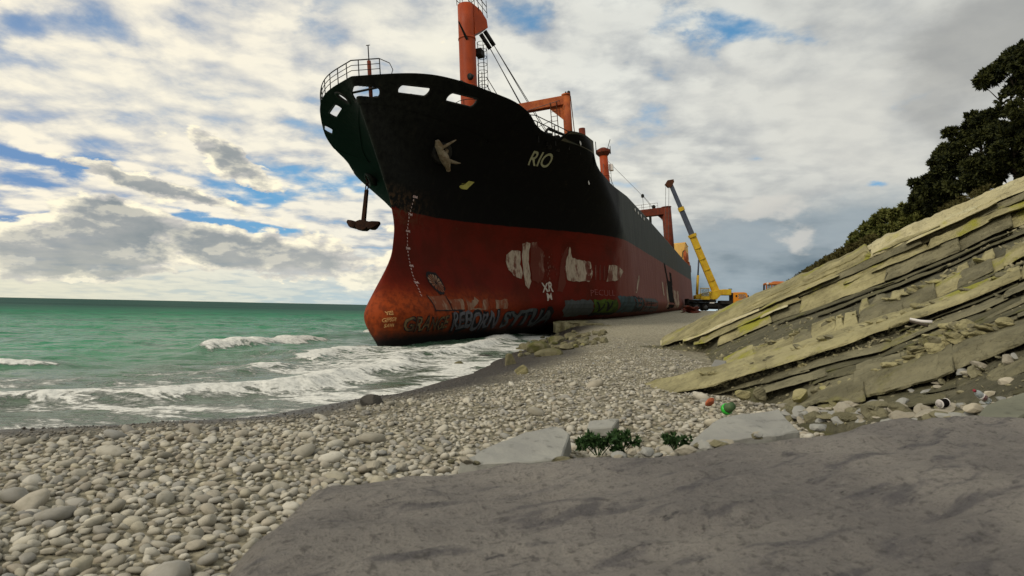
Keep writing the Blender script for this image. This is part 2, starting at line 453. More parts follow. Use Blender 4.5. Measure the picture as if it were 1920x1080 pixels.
def pebble_mat():
    m, nt, b = newmat('pebble_stone')
    P = worldco(nt)
    g = nt.nodes.new('ShaderNodeNewGeometry'); r = S(nt, g.outputs['Random Per Island'])
    info = nt.nodes.new('ShaderNodeObjectInfo'); r2 = S(nt, info.outputs['Random'])
    t = (r + r2)._m('FRACT')
    ramp = nt.nodes.new('ShaderNodeValToRGB'); nt.links.new(t.k, ramp.inputs[0])
    cr = ramp.color_ramp
    cols = [(0, (.24, .225, .185)), (.18, (.40, .375, .31)), (.38, (.47, .445, .375)), (.52, (.33, .29, .225)), (.64, (.27, .27, .255)), (.76, (.42, .385, .29)), (.88, (.55, .525, .455)), (1, (.17, .165, .155))]
    cr.elements[0].position, cr.elements[0].color = 0, (*cols[0][1], 1)
    cr.elements[1].position, cr.elements[1].color = 1, (*cols[-1][1], 1)
    for p, c in cols[1:-1]:
        e = cr.elements.new(p); e.color = (*c, 1)
    n = noise(nt, P, 14, 6, .6)
    colr = mixc(nt, n.step(.4, .75) * .5, S(nt, ramp.outputs[0]), (.2, .185, .14))
    wet = attr(nt, 'wet')
    colr = mixc(nt, wet, colr, (.055, .05, .045))
    nt.links.new(colr.k, b.inputs['Base Color'])
    nt.links.new((.85 - wet * .5).k, b.inputs['Roughness']); b.inputs['Specular IOR Level'].default_value = .25
    bump(nt, b, noise(nt, P, 40, 4, .6), .2, .01)
    return m


MAT['pebble'] = pebble_mat()


def beach_mat():
    m, nt, b = newmat('gravel')
    P = worldco(nt)
    wet = attr(nt, 'wet')
    v = voro(nt, P, 9.0, out=1); vx, vy, vz = sep(nt, v)
    v2 = voro(nt, P, 22.0, out=1); wx, wy, wz = sep(nt, v2)
    d = voro(nt, P, 9.0); d2 = voro(nt, P, 22.0)
    n = noise(nt, P, .35, 6, .6)
    colr = mixc(nt, (vx * .6 + wx * .4), (.2, .182, .125), (.37, .345, .26))
    colr = mixc(nt, n.step(.38, .66) * .5, colr, (.25, .215, .145))
    X_, Y_, Z_ = sep(nt, P)
    colr = mixc(nt, Y_.step(20, 36) * .75, colr, mixc(nt, wx, (.46, .42, .3), (.58, .535, .41)))  # pale platform gravel, its colour lifted further to offset the ship's shadow
    colr = mixc(nt, (d * 1.6).step(.55, 1.0) * .5, colr, (.1, .09, .065))
    colr = mixc(nt, wet, colr, mixc(nt, wx, (.03, .028, .026), (.075, .068, .058)))
    nt.links.new(colr.k, b.inputs['Base Color'])
    nt.links.new((.92 - wet * .45).k, b.inputs['Roughness']); b.inputs['Specular IOR Level'].default_value = .25
    bump(nt, b, (1.0 - d) * .7 + (1.0 - d2) * .35 + noise(nt, P, 5, 5, .6) * .4, .9, .08)
    return m


MAT['beach'] = beach_mat()


def sea_mat():
    m, nt, b = newmat('sea_water')
    P = worldco(nt); x, y, z = sep(nt, P)
    foam = attr(nt, 'foam'); shal = attr(nt, 'shallow'); 
    dist = (x * x + y * y).pow(.5)
    n = noise(nt, vmul(nt, P, (.35, 1, 1)), .09, 5, .6)
    n2 = noise(nt, vmul(nt, P, (.5, 1, 1)), .02, 5, .6)
    deep = mixc(nt, (n * .6 + n2 * .6).step(.45, .78), (.006, .21, .085), (.014, .125, .066))
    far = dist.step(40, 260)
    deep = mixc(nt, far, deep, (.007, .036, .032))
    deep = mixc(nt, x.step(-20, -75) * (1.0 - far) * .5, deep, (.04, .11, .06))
    chop = noise(nt, vmul(nt, P, (.35, 1, 1)), .9, 6, .62, .2)
    deep = mixc(nt, chop.step(.48, .68) * .6, deep, (.008, .07, .042))
    colr = mixc(nt, shal, deep, (.085, .125, .085))
    f1 = noise(nt, vmul(nt, P, (.8, 1, 1)), 1.5, 9, .72, .6)
    f2 = noise(nt, P, 7.0, 6, .7, .3)
    web = 1.0 - ((noise(nt, vmul(nt, P, (.6, 1, 1)), .85, 4, .55, 1.2) - .5).abs() * 9.0).clip()
    web2 = 1.0 - ((noise(nt, vmul(nt, P, (.6, 1, 1)), 2.3, 4, .55, .9) - .5).abs() * 8.0).clip()
    web = web.max(web2 * .8)
    pat = f1 * .55 + f2 * .28 + web * .24
    ff = (pat + foam * 1.15).step(1.0, 1.18)
    cap = (noise(nt, vmul(nt, P, (.12, .5, 1)), .5, 7, .65)).step(.735, .76) * (1.0 - dist.step(150, 400)) * .8
    ff = ff.max(cap)
    colr = mixc(nt, ff, colr, mixc(nt, f2.step(.3, .6), (.44, .45, .42), (.78, .78, .73)))
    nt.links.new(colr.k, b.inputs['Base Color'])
    nt.links.new((.16 + ff * .6 + far * .12).k, b.inputs['Roughness'])
    nt.links.new((.22 - far * .16).k, b.inputs['Specular IOR Level'])
    w1 = noise(nt, vmul(nt, P, (.5, 1, 1)), 1.3, 6, .62, .3)
    w2 = noise(nt, vmul(nt, P, (.4, 1, 1)), .22, 5, .6, .3)
    bump(nt, b, w1 * .22 + w2 * 1.2 + ff * .15, .9, .7)
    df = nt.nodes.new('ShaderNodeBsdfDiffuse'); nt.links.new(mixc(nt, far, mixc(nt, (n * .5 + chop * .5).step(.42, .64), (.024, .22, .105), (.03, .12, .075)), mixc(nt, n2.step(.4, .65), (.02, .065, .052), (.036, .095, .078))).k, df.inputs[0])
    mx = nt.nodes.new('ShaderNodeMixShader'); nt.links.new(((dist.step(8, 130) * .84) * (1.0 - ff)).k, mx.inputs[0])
    nt.links.new(b.outputs[0], mx.inputs[1]); nt.links.new(df.outputs[0], mx.inputs[2])
    nt.links.new(mx.outputs[0], nt.nodes['Material Output'].inputs['Surface'])
    return m


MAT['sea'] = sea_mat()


def leaf_mat(name, a, c):
    m, nt, b = newmat(name)
    g = nt.nodes.new('ShaderNodeNewGeometry'); r = S(nt, g.outputs['Random Per Island'])
    n = noise(nt, worldco(nt), .8, 4, .6)
    colr = mixc(nt, (r * .5 + n * .6).step(.3, .8), a, c)
    nt.links.new(colr.k, b.inputs['Base Color']); b.inputs['Roughness'].default_value = .7; b.inputs['Specular IOR Level'].default_value = .15
    return m


MAT['pine'] = leaf_mat('pine_needles', (.010, .015, .006), (.06, .066, .018))
MAT['shrub'] = leaf_mat('shrub_leaves', (.06, .075, .018), (.17, .175, .05))
MAT['scrub'] = leaf_mat('scrub_leaves', (.06, .06, .018), (.1, .085, .03))
MAT['weed'] = leaf_mat('weed_leaves', (.02, .05, .015), (.045, .09, .03))
MAT['bark'] = pmat('bark', (.05, .04, .03), (.085, .07, .055), 5, .9, .1, bstr=.6)
MAT['hill'] = rock_mat('hill_soil', (.1, .092, .05), (.14, .125, .07), (.06, .065, .025), (.45, .6), 1.5)


# ------------------------------------------------------------------ mesh helpers
def link(name, me, parent=None, mat=None, smooth=False):
    o = bpy.data.objects.new(name, me); COL.objects.link(o)
    if parent: o.parent = parent
    if mat: me.materials.append(MAT[mat])
    if smooth: me.polygons.foreach_set('use_smooth', [True] * len(me.polygons))
    return o


def tag(o, label=None, cat=None, group=None, kind=None):
    if cat and not kind: kind = 'thing'
    for k, v in (('label', label), ('category', cat), ('group', group), ('kind', kind)):
        if v: o[k] = v
    return o


def empty(name, loc=(0, 0, 0), rot=(0, 0, 0), **kw):
    o = bpy.data.objects.new(name, None); COL.objects.link(o); o.location = loc; o.rotation_euler = rot
    o.empty_display_size = .3
    return tag(o, **kw)


def gmesh(name, verts, faces):
    me = bpy.data.meshes.new(name)
    me.from_pydata([tuple(map(float, v)) for v in verts], [], [tuple(map(int, f)) for f in faces]); me.update()
    return me


def tri_mesh(name, V, F):
    """fast mesh from (n,3) verts and (m,3) triangles"""
    me = bpy.data.meshes.new(name)
    me.vertices.add(len(V)); me.vertices.foreach_set('co', np.ascontiguousarray(V, dtype=np.float32).ravel())
    n = F.shape[1]
    me.loops.add(F.size); me.loops.foreach_set('vertex_index', np.ascontiguousarray(F, dtype=np.int32).ravel())
    me.polygons.add(len(F)); me.polygons.foreach_set('loop_start', np.arange(0, F.size, n, dtype=np.int32))
    me.polygons.foreach_set('loop_total', np.full(len(F), n, dtype=np.int32))
    me.update(calc_edges=True)
    return me


def grid_faces(nr, nc):
    r, c = np.meshgrid(np.arange(nr - 1), np.arange(nc - 1), indexing='ij')
    i = (r * nc + c).ravel()
    return np.stack([i, i + 1, i + nc + 1, i + nc], 1)


class MB:
    def __init__(s): s.v, s.f = [], []
    def add(s, V, F):
        n = len(s.v); s.v += [tuple(v) for v in V]; s.f += [tuple(i + n for i in f) for f in F]; return s
    def box(s, c, size, rot=None, taper=1.0):
        x, y, z = (d / 2 for d in size); R = rot or Matrix.Identity(3); c = Vector(c)
        V = []
        for k in (-1, 1):
            t = 1.0 if k < 0 else taper
            for a, b in ((-1, -1), (1, -1), (1, 1), (-1, 1)):
                V.append(c + R @ Vector((a * x * t, b * y * t, k * z)))
        return s.add(V, [(3, 2, 1, 0), (4, 5, 6, 7), (0, 1, 5, 4), (1, 2, 6, 5), (2, 3, 7, 6), (3, 0, 4, 7)])
    def bar(s, a, b, w, h=None):
        """rectangular bar from a to b"""
        a, b = Vector(a), Vector(b); d = b - a
        q = d.to_track_quat('X', 'Z').to_matrix()
        return s.box((a + b) / 2, (d.length, w, h or w), q)
    def tube(s, pts, r, n=6, r2=None, cap=True):
        pts = [Vector(p) for p in pts]; N = len(pts); V = []
        for i, p in enumerate(pts):
            d = (pts[min(i + 1, N - 1)] - pts[max(i - 1, 0)]).normalized()
            q = d.to_track_quat('Z', 'Y').to_matrix()
            rr = r if r2 is None else r + (r2 - r) * i / (N - 1)
            for k in range(n):
                t = 2 * math.pi * k / n
                V.append(p + q @ Vector((rr * math.cos(t), rr * math.sin(t), 0)))
        F = [(i * n + k, i * n + (k + 1) % n, (i + 1) * n + (k + 1) % n, (i + 1) * n + k) for i in range(N - 1) for k in range(n)]
        if cap: F += [tuple(reversed(range(n))), tuple(range((N - 1) * n, N * n))]
        return s.add(V, F)
    def prism(s, poly, a, axis='y', w=1.0):
        """extrude a polygon given in the two other axes from a to a+w"""
        def P(p, t): return {'x': (t, p[0], p[1]), 'y': (p[0], t, p[1]), 'z': (p[0], p[1], t)}[axis]
        n = len(poly)
        V = [P(p, a) for p in poly] + [P(p, a + w) for p in poly]
        F = [tuple(reversed(range(n))), tuple(range(n, 2 * n))] + [(i, (i + 1) % n, n + (i + 1) % n, n + i) for i in range(n)]
        return s.add(V, F)
    def lathe(s, prof, c=(0, 0, 0), n=16, R=None):
        V = []; R = R or Matrix.Identity(3); c = Vector(c)
        for r, z in prof:
            for k in range(n):
                t = 2 * math.pi * k / n; V.append(c + R @ Vector((r * math.cos(t), r * math.sin(t), z)))
        m = len(prof)
        F = [(i * n + k, i * n + (k + 1) % n, (i + 1) * n + (k + 1) % n, (i + 1) * n + k) for i in range(m - 1) for k in range(n)]
        F += [tuple(reversed(range(n))), tuple(range((m - 1) * n, m * n))]
        return s.add(V, F)
    def build(s, name, mat, parent=None, smooth=False, bevel=0):
        me = gmesh(name, s.v, s.f)
        bm = bmesh.new(); bm.from_mesh(me); bmesh.ops.recalc_face_normals(bm, faces=bm.faces)
        if bevel:
            bmesh.ops.bevel(bm, geom=list(bm.edges), offset=bevel, segments=1, affect='EDGES', clamp_overlap=True)
        bm.to_mesh(me); bm.free()
        o = link(name, me, parent, mat, smooth)
        return o


# lettering outlines, converted once while the scene is still small
TEXT = {}
for _t, _b in [('RIO', .012), ('BOW', 0), ('8M', .03), ('7M', .03), ('6M', .03), ('5M', .03), ('4M', .03), ('3M', .03), ('8', .06), ('6', .06), ('4', .06), ('2', .06), ('XR', .03), ('M', .03),
               ('REBORN', .085), ('REBORN', .022), ('SYTUA', .1), ('SYTUA', .03), ('GRANGE', .05), ('GRANGE', .01), ('YES!', .02), ('GEPSGR', .01), ('SAWA', .01), ('PECULL', -.012)]:
    _c = bpy.data.curves.new('text', 'FONT'); _c.body = _t; _c.offset = _b; _c.resolution_u = 4
    _o = bpy.data.objects.new('text', _c); COL.objects.link(_o)
    TEXT[_t, _b] = bpy.data.meshes.new_from_object(_o.evaluated_get(bpy.context.evaluated_depsgraph_get()))
    bpy.data.objects.remove(_o, do_unlink=True)


# ------------------------------------------------------------------ numpy noise
def _h(ix, iy, iz, seed):
    n = (ix.astype(np.int64) * 374761393 + iy.astype(np.int64) * 668265263 + iz.astype(np.int64) * 2147483647 + seed * 974711) & 0xFFFFFFFF
    n = ((n ^ (n >> 13)) * 1274126177) & 0xFFFFFFFF
    n = n ^ (n >> 16)
    return (n & 0xFFFF) / 65535.0


def vn(x, y, z=None, seed=0):
    x = np.asarray(x, float); y = np.asarray(y, float); z = np.zeros_like(x) if z is None else np.asarray(z, float)
    ix, iy, iz = np.floor(x), np.floor(y), np.floor(z)
    fx, fy, fz = x - ix, y - iy, z - iz
    fx, fy, fz = (t * t * (3 - 2 * t) for t in (fx, fy, fz))
    o = 0
    for a in (0, 1):
        for b in (0, 1):
            for c in (0, 1):
                o = o + _h(ix + a, iy + b, iz + c, seed) * (fx if a else 1 - fx) * (fy if b else 1 - fy) * (fz if c else 1 - fz)
    return o


def fbm(x, y, z=None, o=4, seed=0):
    t, a, s = 0, .5, 1.0
    for i in range(o):
        t = t + a * (vn(np.asarray(x) * s, np.asarray(y) * s, None if z is None else np.asarray(z) * s, seed + i) - .5); a *= .5; s *= 2.03
    return t


def sst(x, a, b):
    t = np.clip((np.asarray(x, float) - a) / (b - a), 0, 1); return t * t * (3 - 2 * t)

# ------------------------------------------------------------------ the beach
SHORE = np.array([(-90, -8), (-30, 5), (-12, 8.0), (-7, 8.8), (-4.5, 10.2), (-2.9, 13.2), (-1.2, 18.5), (.0, 26.0), (1.4, 34), (2.6, 43), (3.6, 52), (12, 75),
                  (24, 110), (40, 160), (70, 400), (300, 3000)], float)


def shore_dist(X, Y):
    """signed distance to the waterline, positive on land"""
    X = np.asarray(X, float); Y = np.asarray(Y, float)
    best = np.full(X.shape, 1e18); sg = np.zeros(X.shape)
    for a, b in zip(SHORE[:-1], SHORE[1:]):
        d = b - a; L2 = (d ** 2).sum()
        t = np.clip(((X - a[0]) * d[0] + (Y - a[1]) * d[1]) / L2, 0, 1)
        qx, qy = X - (a[0] + t * d[0]), Y - (a[1] + t * d[1])
        dd = qx * qx + qy * qy; cr = d[0] * qy - d[1] * qx
        m = dd < best
        best = np.where(m, dd, best); sg = np.where(m, np.where(cr > 0, -1.0, 1.0), sg)
    return np.sqrt(best) * sg


def ground(X, Y, fine=True):
    X = np.asarray(X, float); Y = np.asarray(Y, float)
    d = shore_dist(X, Y) + fbm(X * .35, Y * .35, o=3, seed=3) * 1.2 * np.clip(Y / 25, .4, 1.4)
    zp = np.interp(Y, [0, 10, 20, 38, 47, 70, 95, 140, 400], [.62, .72, .85, .95, 1.08, 1.5, 2.06, 2.14, 2.2])
    w = np.interp(Y, [8, 18, 30, 40, 46, 60], [5.5, 7.5, 7.0, 5.0, 2.2, 2.0])
    t = d / w
    up = zp * np.where(t > 0, 1 - np.exp(-2.6 * np.clip(t, 0, 9)), 0)
    dn = np.where(t < 0, np.maximum(d * .16, -4), 0)
    z = up + dn
    if fine:
        land = np.clip(d / 2, 0, 1)
        z = z + fbm(X * .8, Y * .8, o=4, seed=11) * .10 * land + fbm(X * 3, Y * 3, o=3, seed=21) * .05 * land
    return z


def polar(r0, r1, nr, a0, a1, na, bias=1.0):
    r = r0 * (r1 / r0) ** (np.linspace(0, 1, nr) ** bias)
    a = np.linspace(a0, a1, na)
    R, A = np.meshgrid(r, a, indexing='ij')
    return R * np.sin(A), R * np.cos(A)


BX, BY = polar(.5, 3000, 330, rad(-178), rad(178), 700)
bz = ground(BX, BY)
bz = bz + sst(BX - BY * .3, 60, 900) * 40 * sst(np.hypot(BX, BY), 150, 900)      # land rises far inland
beach = link('beach', tri_mesh('beach', np.stack([BX, BY, bz], -1).reshape(-1, 3), grid_faces(*BX.shape)), None, 'beach', True)
tag(beach, kind='structure')
bd = shore_dist(BX, BY) + fbm(BX * .5, BY * .5, o=3, seed=8) * 1.6
wet = 1 - sst(bd, 1.7, 3.7)
wa = beach.data.attributes.new('wet', 'FLOAT', 'POINT'); wa.data.foreach_set('value', wet.ravel().astype(np.float32))

# ------------------------------------------------------------------ the sea
sx1, sy1 = polar(6.0, 120, 520, rad(-80), rad(45), 520, .85)
sx2, sy2 = polar(118, 60000, 90, rad(-100), rad(100), 160)


def sea_height(X, Y):
    d = -shore_dist(X, Y)                       # distance out from the waterline
    n = fbm(X * .12, Y * .25, o=3, seed=31)
    amp = np.clip(d / 10, 0.05, 1)
    z = (fbm(X * .16, Y * .4, o=3, seed=41) * .55 + fbm(X * .6, Y * 1.3, o=4, seed=51) * .34) * amp
    foam = np.zeros_like(X)
    ph = d + n * 3.0 + fbm(X * .6, Y * .6, o=3, seed=61) * .8
    def breaker(c, w, h, run, mask):
        nonlocal z, foam
        t = (ph - c) / w
        prof = np.exp(-np.where(t > 0, t * .9, t * 2.2) ** 2)
        z = z + h * prof * mask
        foam = np.maximum(foam, mask * np.where(ph < c + w * .35, np.exp(-np.clip((c - ph), 0, 99) / run), np.exp(-((ph - c - w * .35) / (w * .5)) ** 2)))
    k = lambda f, s, lo, hi: sst(fbm(X * f, Y * f, o=3, seed=s) + .5, lo, hi)
    breaker(2.9, 1.0, .30, 1.5, .55 + .45 * k(.25, 71, .35, .6))
    breaker(6.2, 1.0, .22, .9, k(.16, 81, .56, .66) * .75)
    breaker(11.5, 1.2, .34, 1.0, k(.1, 97, .52, .6) * .85)
    breaker(19, 1.8, .4, 1.0, k(.09, 105, .57, .66) * .75)
    # lace left behind by earlier waves
    foam = np.maximum(foam, (1 - sst(ph, 4, 17)) * (.26 + .25 * k(.2, 111, .38, .66)))
    foam = np.maximum(foam, (1 - sst(ph, .8, 4.2)) * (.40 + .22 * k(.5, 117, .38, .66)))
    # broken water round the bow
    db = np.hypot(X + 5.0, Y - 31.5)
    foam = np.maximum(foam, (1 - sst(db, 1.5, 5.0)) * .34)
    z = z + fbm(X * 2.5, Y * 2.5, o=3, seed=121) * .22 * np.clip(foam - .35, 0, 1)
    z = np.where(d < 0, z * .3 - d * .055, z)
    return z, foam, 1 - sst(d, 2.0, 20)


def sea_part(X, Y, name):
    z, fo, sh = sea_height(X, Y)
    R = np.hypot(X, Y)
    z = z * (1 - sst(R, 200, 900))
    if name == 'near': z[-1] = z[-1] * 0
    else: z = z * 0
    return np.stack([X, Y, z], -1).reshape(-1, 3), fo.ravel(), sh.ravel()


V1, fo1, sh1 = sea_part(sx1, sy1, 'near'); V2, fo2, sh2 = sea_part(sx2, sy2, 'far')
keep1 = grid_faces(*sx1.shape); dl = shore_dist(V1[:, 0], V1[:, 1])
keep1 = keep1[(dl[keep1] < 1.2).any(1)]
F2 = grid_faces(*sx2.shape); dl2 = shore_dist(V2[:, 0], V2[:, 1]); F2 = F2[(dl2[F2] < 8).any(1)]
V2[:, 2] -= .03
sea = link('sea', tri_mesh('sea', np.vstack([V1, V2]), np.vstack([keep1, F2 + len(V1)])), None, 'sea', True)
tag(sea, kind='structure')
for nm, val in (('foam', np.concatenate([fo1, fo2])), ('shallow', np.concatenate([sh1, sh2]))):
    a = sea.data.attributes.new(nm, 'FLOAT', 'POINT'); a.data.foreach_set('value', val.astype(np.float32))

# ------------------------------------------------------------------ the tilted strata
def line3(pts, toe, right, shift=0.0):
    """sampled edge of a bed: picture outline carried on a straight plan line between two distances"""
    px = np.array([p[0] for p in pts], float); py = np.array([p[1] for p in pts], float)
    (x0, Y0), Y1 = toe, right
    def f(x):
        y = np.interp(x, px, py)
        inv = 1 / Y0 + (1 / Y1 - 1 / Y0) * (x - x0) / (1920 - x0)
        inv = np.maximum(inv, 1 / 30)
        return np.array([tuple(at(a, b, 1 / c + shift)) for a, b, c in zip(np.atleast_1d(x), np.atleast_1d(y), np.atleast_1d(inv))])
    return f


L = {
 'L1t': ([(1237, 648), (1290, 620), (1345, 594), (1400, 570), (1500, 523), (1600, 476), (1640, 452), (1700, 424), (1760, 398), (1800, 380), (1860, 352), (1920, 325), (2150, 215)], (1237, 21), 13.0),
 'L1b': ([(1237, 656), (1290, 662), (1324, 661), (1342, 650), (1395, 627), (1455, 601), (1530, 576), (1616, 543), (1687, 517), (1800, 470), (1864, 436), (1920, 416), (2150, 318)], (1237, 19.6), 12.0),
 'L2t': ([(1237, 735), (1354, 679), (1406, 656), (1470, 637), (1537, 609), (1597, 592), (1639, 572), (1687, 559), (1762, 525), (1837, 491), (1920, 454), (2150, 365)], (1354, 14.6), 9.7),
 'L2b': ([(1237, 745), (1361, 688), (1410, 671), (1470, 654), (1519, 638), (1605, 612), (1695, 588), (1762, 556), (1837, 519), (1920, 480), (2150, 392)], (1354, 14.0), 9.3),
 'L3t': ([(1190, 748), (1230, 733), (1312, 710), (1444, 677), (1511, 652), (1597, 622), (1699, 589), (1762, 568), (1837, 538), (1920, 499), (2150, 410)], (1230, 10.4), 8.4),
 'L3b': ([(1190, 757), (1234, 747), (1339, 725), (1410, 702), (1500, 677), (1597, 644), (1699, 608), (1762, 586), (1837, 557), (1920, 522), (2150, 436)], (1230, 10.0), 8.1),
 'L4t': ([(1250, 758), (1339, 733), (1440, 706), (1537, 678), (1650, 649), (1744, 608), (1837, 574), (1920, 535), (2150, 452)], (1339, 9.9), 7.7),
 'L4b': ([(1250, 766), (1339, 742), (1440, 716), (1537, 688), (1650, 660), (1744, 619), (1837, 584), (1920, 545), (2150, 463)], (1339, 9.7), 7.5),
 'L5t': ([(1440, 782), (1474, 765), (1537, 731), (1575, 720), (1650, 700), (1700, 684), (1755, 659), (1800, 638), (1856, 622), (1920, 598), (2150, 515)], (1474, 8.3), 6.4),
 'L5b': ([(1440, 792), (1480, 777), (1540, 760), (1600, 752), (1661, 745), (1717, 727), (1755, 716), (1800, 697), (1852, 676), (1920, 648), (2150, 566)], (1474, 7.9), 5.9),
 'L6': ([(1380, 800), (1474, 792), (1600, 790), (1750, 790), (1920, 775), (2150, 715)], (1474, 7.4), 4.8),
}
for v in L.values():                          # the beds run on past the edge of the frame
    (xa_, ya_), (xb_, yb_) = v[0][-2:]; v[0].append((3400, yb_ + (yb_ - ya_) / (xb_ - xa_) * (3400 - xb_)))
EDGE = {k: line3(*v) for k, v in L.items()}
# the sheet of shale under the beds
order = ['L6', 'L5b', 'L5t', 'L4b', 'L4t', 'L3b', 'L3t', 'L2b', 'L2t', 'L1b', 'L1t']
setb = [0, .28, .2, .2, .14, .34, .22, .3, .22, .5, .5]
xs = np.concatenate([np.arange(1200, 2151, 3.0), np.arange(2160, 3401, 12.0)])
rows = []
for nm, sb in zip(order, setb):
    p = EDGE[nm](xs); v = p - np.array(EYE); v[:, 2] = 0; v /= np.linalg.norm(v, axis=1)[:, None]
    p = p + v * sb; p[:, 2] -= .03
    rows.append(p)
crest = EDGE['L1t'](xs)
sub = []
for a, b in zip(rows[:-1], rows[1:]):
    for t in np.linspace(0, 1, 14)[:-1]: sub.append(a * (1 - t) + b * t)
sub.append(rows[-1]); G = np.array(sub)
nz = fbm(G[..., 0] * 2.2, G[..., 1] * 2.2, G[..., 2] * 2.2, o=5, seed=5)
lam = fbm(G[..., 0] * .6, G[..., 1] * .6, G[..., 2] * 14 - G[..., 0] * 6, o=3, seed=6)
vd = G - np.array(EYE); vd /= np.linalg.norm(vd, axis=2)[..., None]
nz2 = fbm(G[..., 0] * 9, G[..., 1] * 9, G[..., 2] * 9, o=4, seed=15)
nz3 = np.abs(fbm(G[..., 0] * 5, G[..., 1] * 5, G[..., 2] * 16 - G[..., 0] * 7, o=4, seed=25))
G = G - vd * (nz * .26 + lam * .2 + nz2 * .14 + nz3 * .16)[..., None]
back = []
slope = np.array([(tuple(at(x, np.interp(x, [p[0] for p in L['L1t'][0]], [p[1] for p in L['L1t'][0]]), 1.0)))[2] - 1.95 for x in xs])
p = rows[0].copy(); v = p - np.array(EYE); v[:, 2] = 0; v /= np.linalg.norm(v, axis=1)[:, None]; p = p - v * .35; p[:, 2] = np.minimum(p[:, 2] - .25, .35)
G = np.vstack([p[None] * (1 - t_) + G[0][None] * t_ for t_ in (0, .35, .7)] + [G])
for b in (1.2, 3.0):
    p = crest.copy(); v = p - np.array(EYE); v[:, 2] = 0; v /= np.linalg.norm(v, axis=1)[:, None]
    p = p + v * b; p[:, 2] = crest[:, 2] + slope * b * .75 - .18 * b; back.append(p)
G = np.vstack([G, np.array(back)])
cliff = link('cliff', tri_mesh('cliff', G.reshape(-1, 3), grid_faces(*G.shape[:2])), None, 'shale', False)
tag(cliff, kind='structure')


def rock_block(name, P, Q, back, mat, jag=.05, rows=6, parent=None, seed=0, lip=0.0, taper=(0, 0), lam=0.0, roundness=.3):
    """one broken slab of a bed: P top edge points, Q bottom edge points, closed at back and ends"""
    n = len(P); sec = []
    vdir = P - np.array(EYE); vdir[:, 2] = 0; vdir /= np.linalg.norm(vdir, axis=1)[:, None]
    s_ = np.linspace(0, 1, n)
    prof = np.clip(np.minimum(s_ / max(taper[0], 1e-3), (1 - s_) / max(taper[1], 1e-3)), .12, 1) ** .7
    wob = 1 + fbm(P[:, 0] * 1.7 + seed, P[:, 1] * 1.7, o=4, seed=seed % 41) * .5 + fbm(P[:, 0] * 6 + seed, P[:, 1] * 6, o=3, seed=seed % 29) * .25
    T = Q + (P - Q) * (prof * wob)[:, None]
    th = np.linalg.norm(T - Q, axis=1).mean()
    for j in range(rows):
        t = j / (rows - 1)
        p = Q * (1 - t) + T * t
        nn = fbm(p[:, 0] * 2.3 + seed, p[:, 1] * 2.3, p[:, 2] * 3.0, o=5, seed=seed % 50) * jag * 4.5
        nn = nn + (np.abs(fbm(p[:, 0] * 5 + seed, p[:, 1] * 5, p[:, 2] * 9.0, o=3, seed=seed % 23)) - .1) * jag * 2.5
        nn = nn + (vn(s_ * 2.0 + seed, np.full(n, t * 6.0 + seed * .37), seed=4) - .5) * lam
        edge = roundness * th * abs(2 * t - 1) ** 3.5 * (1.0 if t > .5 else .45)
        p = p + vdir * (nn + edge - lip * (t - .2))[:, None]
        p[:, 2] += fbm(p[:, 0] * 3 + 5, p[:, 1] * 3, np.full(n, t * 2.0), o=4, seed=seed % 37 + 3) * jag * 1.6
        sec.append(p)
    top = sec[-1] + vdir * back; top[:, 2] += back * .14
    bot = sec[0] + vdir * back; bot[:, 2] += back * .04
    V = np.array(sec + [top, bot]); m = len(V)
    idx = lambda r, c: r * n + c
    F = []
    for r in range(m):
        for c in range(n - 1):
            r2 = (r + 1) % m
            F.append((idx(r, c), idx(r, c + 1), idx(r2, c + 1), idx(r2, c)))
    F.append(tuple(idx(r, 0) for r in reversed(range(m)))); F.append(tuple(idx(r, n - 1) for r in range(m)))
    return link(name, gmesh(name, V.reshape(-1, 3), F), parent, mat)


def bed(top, bot, x0, x1, f0, f1, seglen, back, jag, setr, step=5, drop=0.0, rows=6, mats=('bed',), lip=0.0, taper=0.0, lam=0.0, hvar=0.0, gap=.5, rnds=.3, fwob=0.0):
    x = x0
    while x < x1 - 6:
        w = rnd.uniform(*seglen) * (3 if x > 2100 else 1); xe = min(x1, x + w)
        if x1 - xe < 14: xe = x1
        stp = step if x < 2100 else step * 4
        if rnd.random() >= drop:
            q = np.linspace(x + gap, xe - gap, max(5, int((xe - x) / stp)))
            T, B = EDGE[top](q), EDGE[bot](q)
            fa = f0 + fwob * fbm(q / 90.0, q * 0 + f0 * 40, o=3, seed=3); fb = f1 + fwob * fbm(q / 90.0, q * 0 + f1 * 40, o=3, seed=3)
            fb = fb + (fb - fa) * rnd.uniform(-hvar, hvar)
            a = B + (T - B) * fb[:, None]; b = B + (T - B) * fa[:, None]
            v = a - np.array(EYE); v[:, 2] = 0; v /= np.linalg.norm(v, axis=1)[:, None]
            s0, s1 = rnd.uniform(*setr), rnd.uniform(*setr)
            sft = np.linspace(s0, s0 * .5 + s1 * .5, len(q))[:, None]
            a = a + v * sft; b = b + v * sft
            dz = rnd.uniform(-.02, .02); a[:, 2] += dz; b[:, 2] += dz
            rock_block('rock_slab', a, b, back, rnd.choice(mats), jag, rows, cliff, rnd.randrange(999), lip, (taper * rnd.random(), taper * rnd.random()), lam, rnds)
        x = xe - (rnd.uniform(0, .25) * w if taper else 0)


# the thick flaky bed on the crest, from its base up
PALE, MIX, DULL = ('bed', 'bed', 'bedpale'), ('bed', 'bed', 'bedgrey'), ('bedgrey', 'bedgrey', 'bed')
fr = [0, .13, .25, .36, .45, .54, .62, .70, .78, .86, .93, 1.0]
